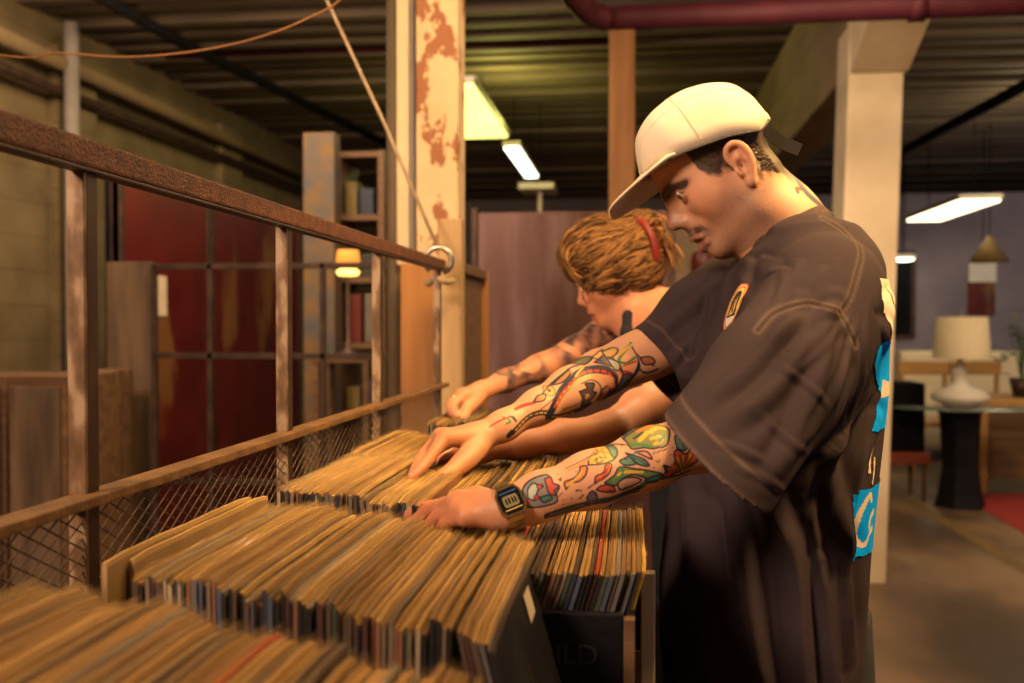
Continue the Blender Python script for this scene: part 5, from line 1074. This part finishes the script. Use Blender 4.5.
# band bottom edge piping and panel seams as slim cords lying on the crown
def cord(name, pts, r, m, parent): b = MB(); b.tube(pts, r, 6); return b.build(name, m, parent, True)
seam_m = mat('cap_seam', (.66, .54, .36), (.72, .6, .42), .8, 30)
cord('panel_seam', [V[i*nt_+nt_//2-9]*1 for i in range(0, npz, 2)], .0008, seam_m, cap); cord('panel_seam', [V[i*nt_+nt_//2+9]*1 for i in range(0, npz, 2)], .0008, seam_m, cap)
i0 = int(npz*.36); cord('panel_seam', [V[i0*nt_+k] for k in range(nt_)], .0009, seam_m, cap)
b = MB(); b.lathe([(0, .003), (.004, .002), (.006, 0)], (0, 0, 0), 16); o = b.build('top_button', hat_m, cap, True); 
o.matrix_world = Matrix.Translation(Vector(HL(-.058, 0, .096)))@Matrix(HM.tolist()).to_4x4()
# brim
vs = []; nu, nv = 25, 9
def brimpt(a, t_):   # a: -1..1 across, t: 0 at the crown, 1 outer edge
    y0 = .079*a; x0 = .118-.058*abs(a)**2.2; x1 = .187-.104*abs(a)**4; y1 = .083*a
    x = x0+(x1-x0)*t_; y = y0+(y1-y0)*t_; z0 = bandz(x0)+.002+.003*(1-abs(a)); zt_b = .034+.008*abs(a)**4
    return (x, y, z0+(zt_b-z0)*t_+.13*y*t_**.7)
top = [[HL(*brimpt(a, t_)) for t_ in np.linspace(0, 1, nv)] for a in np.linspace(-1, 1, nu)]
V = np.array([p for r_ in top for p in r_]); Q = np.array([[i*nv+k, (i+1)*nv+k, (i+1)*nv+k+1, i*nv+k+1] for i in range(nu-1) for k in range(nv-1)])
N = normals(V, Q); upw = HM@np.array([0, 0, 1]); 
if (N@upw).mean() < 0: Q = Q[:, ::-1]
brim_m = mat('cap_brim', (.74, .62, .42), (.8, .68, .47), .85, 8, spec=.1)
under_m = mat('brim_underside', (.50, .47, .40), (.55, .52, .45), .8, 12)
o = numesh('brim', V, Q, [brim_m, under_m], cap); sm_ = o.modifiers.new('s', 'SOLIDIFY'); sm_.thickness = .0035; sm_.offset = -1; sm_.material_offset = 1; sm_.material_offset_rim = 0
# band cord, black strap
cord('sweatband_edge', [V_ for V_ in [HL(x, .0865*math.sqrt(max(1-(abs((x+.069)/.186-.48)/.535)**3.4, .0005))-.001, bandz(x)-.0015) for x in np.linspace(-.069, .085, 20)]], .0016, mat('dark_band_edge', (.05, .045, .04), rough=.8), cap)
strap = [aY(765, 128, 1.452), aY(773, 136, 1.448), aY(783, 143, 1.445), aY(800, 150, 1.44)]; sp_ = spline(strap, 5); b = MB(); vs = []
for i, p in enumerate(sp_):
    d_ = np.array(sp_[min(i+1, len(sp_)-1)])-np.array(sp_[max(i-1, 0)]); d_ /= np.linalg.norm(d_); wv = np.cross(d_, (0, 1, 0)); wv /= np.linalg.norm(wv); 
    if wv[2] < 0: wv = -wv
    for a, c in ((.0085, -.001), (.0085, .001), (-.0085, .001), (-.0085, -.001)): vs.append(p+wv*a*1.15+np.array([0, c+ a*.5, 0]))
b.add(vs, [(i*4+k, i*4+(k+1) % 4, (i+1)*4+(k+1) % 4, (i+1)*4+k) for i in range(len(sp_)-1) for k in range(4)]+[(0, 1, 2, 3), tuple(len(vs)-4+k for k in (3, 2, 1, 0))]); b.build('strap', M['black'], cap)
# front logo: small black lettering
def logo(u, v):
    k = np.full(len(u), -1); P = np.c_[u, v]*1000
    for st in ([(2, 8), (2, 3), (6, 3), (6, 8)], [(9, 3), (9, 9)], [(9, 8), (12, 8)], [(15, 2), (15, 8), (18, 5), (21, 9)], [(24, 4), (28, 8)], [(24, 9), (28, 3)]): k[polydist(P, st) < 1.0] = 0
    return k
lc = HL(.16, .012, .088); decal('logo', logo, lc, HM@np.array([0, -1, 0]), HM@np.array([.35, 0, 1]), .030, .012, HM@np.array([-1, 0, .05]), bvh2, [M['black']], .0007, cap)
# cropped hair strands beneath the cap
def strands(name, pts, dirs, ln, wd, cols, parent):
    n = len(pts); pts = np.array(pts); dirs = np.array(dirs); ln = np.array(ln)[:, None]; r = np.random.RandomState(5).normal(size=(n, 3)); sd = np.cross(dirs, r); sd /= np.linalg.norm(sd, axis=1)[:, None]+1e-9
    a = pts-sd*wd; b_ = pts+sd*wd; m1 = pts+dirs*ln*.55+sd*wd*.8; m0 = pts+dirs*ln*.55-sd*wd*.8; t1 = pts+dirs*ln+sd*wd*.15; t0 = pts+dirs*ln-sd*wd*.15
    V = np.stack([a, b_, m1, m0, t1, t0], 1).reshape(-1, 3); k = np.arange(n)[:, None]*6; Q = np.concatenate([k+np.array([0, 1, 2, 3]), k+np.array([3, 2, 4, 5])]); return numesh(name, V, Q, hair_m, parent, np.repeat(cols, 6, 0), False)
me = body.data; nvv = len(me.vertices); co = np.empty(nvv*3, np.float32); me.vertices.foreach_get('co', co); co = co.reshape(-1, 3).astype(float); no = np.empty(nvv*3, np.float32); me.vertices.foreach_get('normal', no); no = no.reshape(-1, 3)
cl = np.empty(nvv*4, np.float32); me.color_attributes['Col'].data.foreach_get('color', cl); cl = cl.reshape(-1, 4)
P = (co-HT)@HM; hm_ = (cl[:, 0] < .12) & (P[:, 2] > -.075) & (P[:, 0] < .06) & (P[:, 2] < .07) & (P[:, 0] > -.038) & (np.abs(P[:, 1]) > .0)  & ~((((P[:, 0]-.004)/.023)**2+((P[:, 2]+.013)/.038)**2 < 1)) & (np.linalg.norm(P, axis=1) < .14)
ii = np.where(hm_)[0]; rs = np.random.RandomState(4); ii = rs.choice(ii, min(5000, len(ii)), replace=False)
comb = HM@np.array([-.75, 0, -.55]); dirs = no[ii]*.10+comb+rs.normal(size=(len(ii), 3))*.09; dirs /= np.linalg.norm(dirs, axis=1)[:, None]
strands('hair', co[ii], dirs, rs.uniform(.003, .006, len(ii)), .00030, np.tile([.035, .025, .02], (len(ii), 1))*rs.uniform(.6, 1.6, (len(ii), 1)), man)
# ------------------------------------------------------------------ wrist watch
wc = aY(508, 509, 1.0); wax = (NA[1]-NA[0])/np.linalg.norm(NA[1]-NA[0])
watch = thing('wrist_watch', 'small gold and black digital watch on the near wrist of the man', 'watch', tuple(wc))
steel_b = mat('watch_band', (.30, .22, .12), (.42, .32, .18), .28, 60, metal=.9); 
u1 = np.array([0, -1.0, .15]); u1 -= wax*(u1@wax); u1 /= np.linalg.norm(u1); u2 = np.cross(wax, u1); u2 = u2 if u2[2] > 0 else -u2
R1 = .0245; nseg = 26
for i in range(nseg):
    a = 2*PI*i/nseg; b = MB(); vs = []
    if -.45 < ((a-(.22)+PI) % (2*PI))-PI < .45: continue
    for da in (-.105, .105):
        for rr_ in (R1, R1+.0016):
            for x in (-.0075, .0075): vs.append(wc+wax*x+(u1*math.cos(a+da)+u2*math.sin(a+da))*rr_)
    b.add(vs, [(0, 1, 3, 2), (4, 6, 7, 5), (0, 4, 5, 1), (2, 3, 7, 6), (0, 2, 6, 4), (1, 5, 7, 3)]); 
    if i == 0 or True: b.build('band_link', steel_b, watch)
a = .22; od = u1*math.cos(a)+u2*math.sin(a); td = -u1*math.sin(a)+u2*math.cos(a)
def slab(name, cx_, cy_, hx, hy, z0, z1, m, parent, bev=.15):
    b = MB(); vs = []
    for z in (z0, z1):
        for sx, sy in ((-1, -1+bev*1.4), (-1+bev, -1), (1-bev, -1), (1, -1+bev*1.4), (1, 1-bev*1.4), (1-bev, 1), (-1+bev, 1), (-1, 1-bev*1.4)): vs.append(wc+wax*(cx_+sx*hx)+td*(cy_+sy*hy)+od*z)
    b.add(vs, [tuple(range(8))[::-1], tuple(range(8, 16))]+[(k, (k+1) % 8, 8+(k+1) % 8, 8+k) for k in range(8)]); return b.build(name, m, parent)
slab('case', 0, 0, .0135, .0150, .0225, .0300, mat('watch_case', (.42, .30, .14), (.5, .36, .18), .25, 30, metal=.9), watch, .3)
slab('face', 0, 0, .0115, .0128, .0300, .0306, M['black'], watch, .3)
slab('screen', 0, -.0005, .0078, .0058, .0306, .0309, mat('lcd', (.16, .15, .08), (.20, .18, .1), .3, 10), watch, .2)
slab('blue_stripe', 0, .0088, .009, .0007, .0306, .0309, mat('watch_blue', (.02, .08, .3), rough=.4), watch, .2); slab('lower_stripe', 0, -.0090, .009, .0006, .0306, .0309, mat('watch_gold', (.5, .33, .1), rough=.4), watch, .2)
for k, x in enumerate((-.0045, -.0015, .0020, .0050)): slab('digit', x, -.0005, .0009, .0032, .0309, .0310, M['black'], watch, .3)
#@@WOMAN
# ------------------------------------------------------------------ the woman
SKW = (.60, .27, .15)
WT = aY(621, 274, 2.30); WM = Rm(PI+.05, .36, -.05)
wom = thing('person', 'woman with brown hair in a red claw clip and glasses reaching into the far crate', 'person', (.16, 2.1, 0))
S = SDF((-.52, 1.33, .98), (.34, 2.60, 1.70), .0032)
WL = head(S, WT, WM, True)
wns = aY(706, 372, 1.98); wfs = aY(640, 333, 2.42); wnb = aY(674, 325, 2.25)
S.cap(WL(-.004, 0, -.04), wnb, .044, .048, .03); S.cap(WL(.02, 0, -.08), aY(640, 325, 2.28), .03, .05, .03)
S.cap(wnb, wns, .05, .045, .04); S.cap(wnb, wfs, .045, .043, .04); S.cap(wnb, aY(730, 410, 2.2), .07, .12, .05); S.cap(aY(650, 330, 2.32), aY(700, 420, 2.2), .06, .1, .06)
we = aY(610, 431, 1.63); NAW = [aY(486, 449, 1.47), aY(520, 445, 1.52), aY(560, 437, 1.58), we, aY(640, 411, 1.76), wns]; S.chain(NAW, [.017, .021, .025, .030, .036, .048], .02)
wfe = aY(575, 352, 2.34); FAW = [aY(484, 390, 2.22), aY(505, 381, 2.25), aY(540, 368, 2.30), wfe, aY(600, 338, 2.38), wfs]; FRW = [.020, .024, .030, .034, .038, .045]; S.chain(FAW, FRW, .02)
nfw = [[aY(462, 452, 1.44), aY(450, 457, 1.42), aY(444, 461, 1.41), aY(441, 464, 1.40)], [aY(461, 452, 1.455), aY(449, 456, 1.44), aY(443, 459, 1.43), aY(440, 462, 1.425)], [aY(462, 451, 1.47), aY(451, 454, 1.46), aY(446, 457, 1.455), aY(443, 459, 1.45)], [aY(464, 451, 1.485), aY(455, 453, 1.48), aY(450, 455, 1.475), aY(448, 457, 1.47)]]
hand(S, NAW[0], .018, None, nfw, [aY(480, 452, 1.455), aY(468, 459, 1.43), aY(458, 463, 1.415), aY(450, 466, 1.405)], .0072, .011)
ffw = [[aY(464, 396, 2.15), aY(455, 403, 2.12), aY(454, 411, 2.11), aY(458, 417, 2.11)], [aY(462, 395, 2.175), aY(452, 401, 2.155), aY(450, 409, 2.14), aY(453, 416, 2.135)], [aY(463, 394, 2.20), aY(453, 399, 2.19), aY(450, 407, 2.175), aY(452, 413, 2.165)], [aY(466, 393, 2.22), aY(458, 398, 2.215), aY(455, 404, 2.20), aY(456, 409, 2.195)]]
hand(S, FAW[0], .021, None, ffw, [aY(479, 397, 2.19), aY(470, 406, 2.15), aY(465, 413, 2.125), aY(463, 419, 2.11)], .0078, .0125)
V, Q = S.mesh(); del S; V = smooth(V, Q, 1, .5); cen = V[Q].mean(1)
V, Q = subdivide(V, Q, (np.linalg.norm(cen-WT, axis=1) < .15) | (cen[:, 1] > 2.0) & (cen[:, 0] < .05)); V = smooth(V, Q, 1, .4)
col, P = face_colour(V, WT, WM, SKW, WL, True)
s, q, d = limb_uv(V, FAW, FRW, np.array([0, -.2, -1.0])); ln = .56
D2 = np.c_[s*ln, q*.035]; sel = (d < .07) & (V[:, 1] > 2.1) & (V[:, 0] < -.0)
n1 = noise3(np.c_[D2*1.0, np.zeros(len(V))], 55, 21, 3); n2 = noise3(V, 190, 8, 2)
blob = (np.clip((n1+.28)/.12, 0, 1))*((s > .06) & (s < .92))*sel*np.clip(.75+.45*n2, 0, 1)
gap = np.exp(-((s-.40)/.055)**2); blob = blob*(1-gap)
k = (blob*.9)[:, None]; col = col*(1-k)+np.array((.022, .026, .042))*k
bodyw = numesh('body', V, Q, skin_m, wom, col)
for s_ in (1, -1): eyeball(WT, WM, wom, s_, .93)
# tank top
S = SDF((-.05, 1.85, .62), (.46, 2.55, 1.56), .005)
S.loft([.62, .85, 1.05, 1.2, 1.30], [.17, .165, .16, .15, .14], [2.18]*5, [.13, .12, .125, .12, .09], [.17, .16, .17, .17, .14], .03)
S.cap(aY(715, 395, 2.18), aY(700, 365, 2.2), .125, .085, .05); 
S.chain([aY(627, 350, 2.24), aY(626, 332, 2.225), aY(628, 316, 2.235), aY(640, 300, 2.30)], [.012]*4, .01); S.chain([aY(670, 345, 2.04), aY(690, 325, 2.06), aY(705, 318, 2.1)], [.018]*3, .01); S.cap(aY(628, 345, 2.30), aY(670, 385, 2.2), .04, .09, .04)
V, Q = S.mesh(); V = smooth(V, Q, 2); numesh('tank_top', V, Q, tank_m, wom)
S = SDF((-.04, 1.88, .08), (.48, 2.50, .80), .007); S.loft([.6, .8], [.17, .17], [2.18, 2.18], [.14, .13], [.18, .17], .02)
for s_ in (-1, 1): S.chain([np.array((.17, 2.18+s_*.085, .66)), np.array((.15, 2.18+s_*.10, .44)), np.array((.20, 2.18+s_*.11, .11))], [.09, .068, .06], .03)
V, Q = S.mesh(); V = smooth(V, Q, 2); numesh('trousers', V, Q, jean_m, wom)
for s_ in (-1, 1):
    S = SDF((-.01, 2.18+s_*.11-.07, -.01), (.42, 2.18+s_*.11+.07, .14), .005); S.chain([np.array((.24, 2.18+s_*.11, .05)), np.array((.13, 2.18+s_*.12, .04)), np.array((.05, 2.18+s_*.12, .034))], [.044, .04, .03], .02); S.cap((.215, 2.18+s_*.11, .05), (.205, 2.18+s_*.11, .12), .042, .045, .02)
    V, Q = S.mesh(); V[:, 2] = np.maximum(V[:, 2], .001); numesh('shoe', V, Q, shoe_m, wom)
# hair: a base mass and several hundred locks swept back to the clip
S = SDF(WT-.24, WT+.24, .0035)
S.ell(WL(.018, 0, .052), (.104, .090, .086), WM, .01); S.ell(WL(-.040, 0, .015), (.072, .082, .085), WM, .03)
for s_ in (-1, 1): S.ell(WL(.012, s_*.062, .016), (.060, .024, .050), WM, .02)
S.ell(WL(.085, 0, .062), (.034, .062, .034), WM, .02)
S.ell(WL(-.095, 0, .062), (.042, .05, .05), WM, .02)
S.ell(WL(.085, 0, -.035), (.06, .055, .062), WM, .012, 'sub')
V, Q = S.mesh(); N = normals(V, Q); V = V+N*(noise3(V*np.array([.4, 1, 1.6]), 60, 4, 2)*.004)[:, None]
base_c = np.array([.12, .055, .02]); hair = numesh('hair', V, Q, hair_m, wom, np.tile(base_c, (len(V), 1))*(1+.3*noise3(V, 90, 3, 2))[:, None])
hb = BVHTree.FromPolygons([tuple(p) for p in V], [tuple(q_) for q_ in Q])
rs = np.random.RandomState(12); b_v, b_q, b_c = [], [], []
clipc = WL(-.085, 0, .045)
def lock(pts, r, c):
    b = MB(); n = len(pts); b.tube(pts, [max(.0004, r*math.sin(PI*min(max(i/(n-1), .08), .97))**.5) for i in range(n)], 5, False); o = sum(len(v) for v in b_v)
    b_v.append(np.array(b.v)); b_q.append(np.array([f for f in b.f])+o); b_c.append(np.tile(c, (len(b.v), 1)))
for i in range(1500):
    th = rs.uniform(-2.35, 2.35); fx = rs.uniform(.02, .125) if rs.rand() < .6 else rs.uniform(-.06, .09)
    y0 = .085*math.sin(th); z0 = .02+.085*math.cos(th)*rs.uniform(.5, 1)
    st = np.array([fx-.02*abs(math.sin(th)), y0, z0]); en = np.array([-.085+rs.normal()*.008, .05*math.sin(th)*.9, .045+.045*math.cos(th)+rs.normal()*.010]); pts = []
    ph = rs.uniform(0, 6.28); am = rs.uniform(.001, .005); fr_ = rs.uniform(1, 2.2)
    for t_ in np.linspace(0, 1, 12):
        p = st+(en-st)*t_; c0 = np.array([-.0, 0, .04]); dvec = p-c0; dvec /= np.linalg.norm(dvec); wp = WL(*(c0+dvec*.19)); h = hb.ray_cast(Vector(wp), Vector(-(WM@dvec)), .3)
        if h[0] is None: break
        wv_ = .008*math.sin(p[0]*55+p[2]*60+math.sin(p[1]*50)*1.5); n_ = np.array(h[1]); pts.append(np.array(h[0])+WM@np.array([0, 0, 1])*wv_+n_*(.001+.006*(1+math.sin(p[0]*70+p[1]*90+p[2]*40))*.5+am*.5*(1+math.sin(ph+t_*6.28*fr_)))+WM@np.array([0, 0, 1])*am*.7*math.sin(ph*2+t_*6.28*fr_))
    if len(pts) < 8: continue
    g_ = rs.rand(); g_ = float(np.clip(.42+.42*math.sin(th*4.5+fx*50)+.25*rs.normal(), 0, 1)); c = np.array([.03, .014, .006])*(1-g_)+np.array([.40, .205, .07])*g_; lock(pts, rs.uniform(.0009, .0026), c)
# fringe locks, loose curls by the ear, tuft above the clip
for i in range(90):
    y = rs.uniform(-.07, .07); st = np.array([.085+rs.uniform(-.03, .02), y, .11+rs.uniform(-.015, .01)]); md = np.array([.122-.12*abs(y), y*1.15, .07]); en = np.array([.108-.25*abs(y)+rs.normal()*.006, y*1.25, .018+rs.normal()*.010])
    g_ = rs.rand(); lock([WL(*p) for p in spline([st, (st+md)/2+np.array([.012, 0, .006]), md, (md+en)/2+np.array([.006, 0, 0]), en], 3)], rs.uniform(.0016, .0034), np.array([.10, .045, .016])*(1-g_)+np.array([.36, .18, .06])*g_)
for i in range(40):
    s_ = 1 if i < 26 else -1; st = np.array([.02+rs.uniform(-.02, .03), s_*.075, .03]); l_ = rs.uniform(.03, .09); pts = [st+np.array([.006*math.sin(t_*9+i), s_*.004*math.cos(t_*8+i)+s_*.004, -l_*t_]) for t_ in np.linspace(0, 1, 9)]
    lock([WL(*p) for p in pts], .0011, np.array([.3, .15, .05]))
for i in range(150):
    a = rs.uniform(-1.4, 1.4); st = np.array([-.085, .03*math.sin(a), .06+.03*math.cos(a)]); o_d = np.array([-.25-.5*rs.rand(), math.sin(a)*.8, rs.uniform(-1.0, .8)]); l_ = rs.uniform(.045, .085); pts = []
    for t_ in np.linspace(0, 1, 9): pts.append(st+o_d*l_*t_+np.array([-.02*math.sin(t_*2.6), .008*math.sin(t_*7+i), -.045*t_*t_+.006*math.cos(t_*8+i)]))
    g_ = rs.rand(); lock([WL(*p) for p in pts], rs.uniform(.0014, .0032), np.array([.10, .045, .016])*(1-g_)+np.array([.45, .22, .07])*g_)
numesh('hair_locks', np.concatenate(b_v), np.concatenate(b_q), hair_m, hair, np.concatenate(b_c))
# claw clip
clip_m = mat('claw_clip_red', (.15, .014, .008), (.20, .02, .012), .45, 20)
cp = thing('hair_clip', 'red plastic claw clip holding the hair of the woman', 'hair clip', tuple(WL(-.09, 0, .06)))
for s_ in (1, -1):
    b = MB(); b.tube([WL(*p) for p in spline([(-.075, s_*.016, .112), (-.088, s_*.066, .095), (-.094, s_*.086, .055), (-.086, s_*.086, .012), (-.075, s_*.07, -.018)], 4)], .0085, 8); jw = b.build('jaw', clip_m, cp, True)
    b = MB()
    for k in range(7):
        z = .09-.014*k; y = .078+.008*math.sin(k/6*PI); b.tube([WL(-.086, s_*y, z), WL(-.100, s_*(y-.004), z-.002), WL(-.112, s_*(y-.018), z-.004)], [.0035, .003, .0015], 6)
    b.build('claw_teeth', clip_m, jw, True)
b = MB(); b.tube([WL(-.075, -.02, .112), WL(-.075, .02, .112)], .006, 8); b.build('hinge', clip_m, cp, True)
# glasses
gl = thing('glasses', 'thin clear framed glasses on the face of the woman', 'glasses', tuple(WL(.1, 0, 0))); gm = mat('glasses_frame', (.55, .42, .22), (.6, .48, .28), .3, 10, metal=.7)
b = MB()
for s_ in (-1, 1):
    b.tube([WL(.112-.006*abs(math.cos(a)), s_*(.033+.023*math.cos(a)), -.004+.020*math.sin(a)) for a in np.linspace(0, 2*PI, 25)], .0019, 6, False)
b.tube([WL(.108, -.011, 0), WL(.112, 0, .003), WL(.108, .011, 0)], .0012, 6); b.build('frame', gm, gl, True)
for s_ in (-1, 1):
    b = MB(); b.tube([WL(.106, s_*.056, .004), WL(.06, s_*.072, .006), WL(.0, s_*.080, .004), WL(-.02, s_*.078, -.012)], .0013, 6); b.build('temple', gm, gl, True)
# ring
rc = (ffw[1][0]+ffw[1][1])/2*.4+ffw[1][1]*.6; rd = ffw[1][2]-ffw[1][1]; rd /= np.linalg.norm(rd); ru = np.cross(rd, (0, 1, 0)); ru /= np.linalg.norm(ru); rv = np.cross(rd, ru)
b = MB(); b.tube([rc+(ru*math.cos(a)+rv*math.sin(a))*.0098 for a in np.linspace(0, 2*PI, 21)], .0024, 8, False); tag(b.build('finger_ring', mat('gold', (.8, .55, .2), rough=.25, metal=.9), None, True), 'bright gold ring on the far hand of the woman', 'ring')
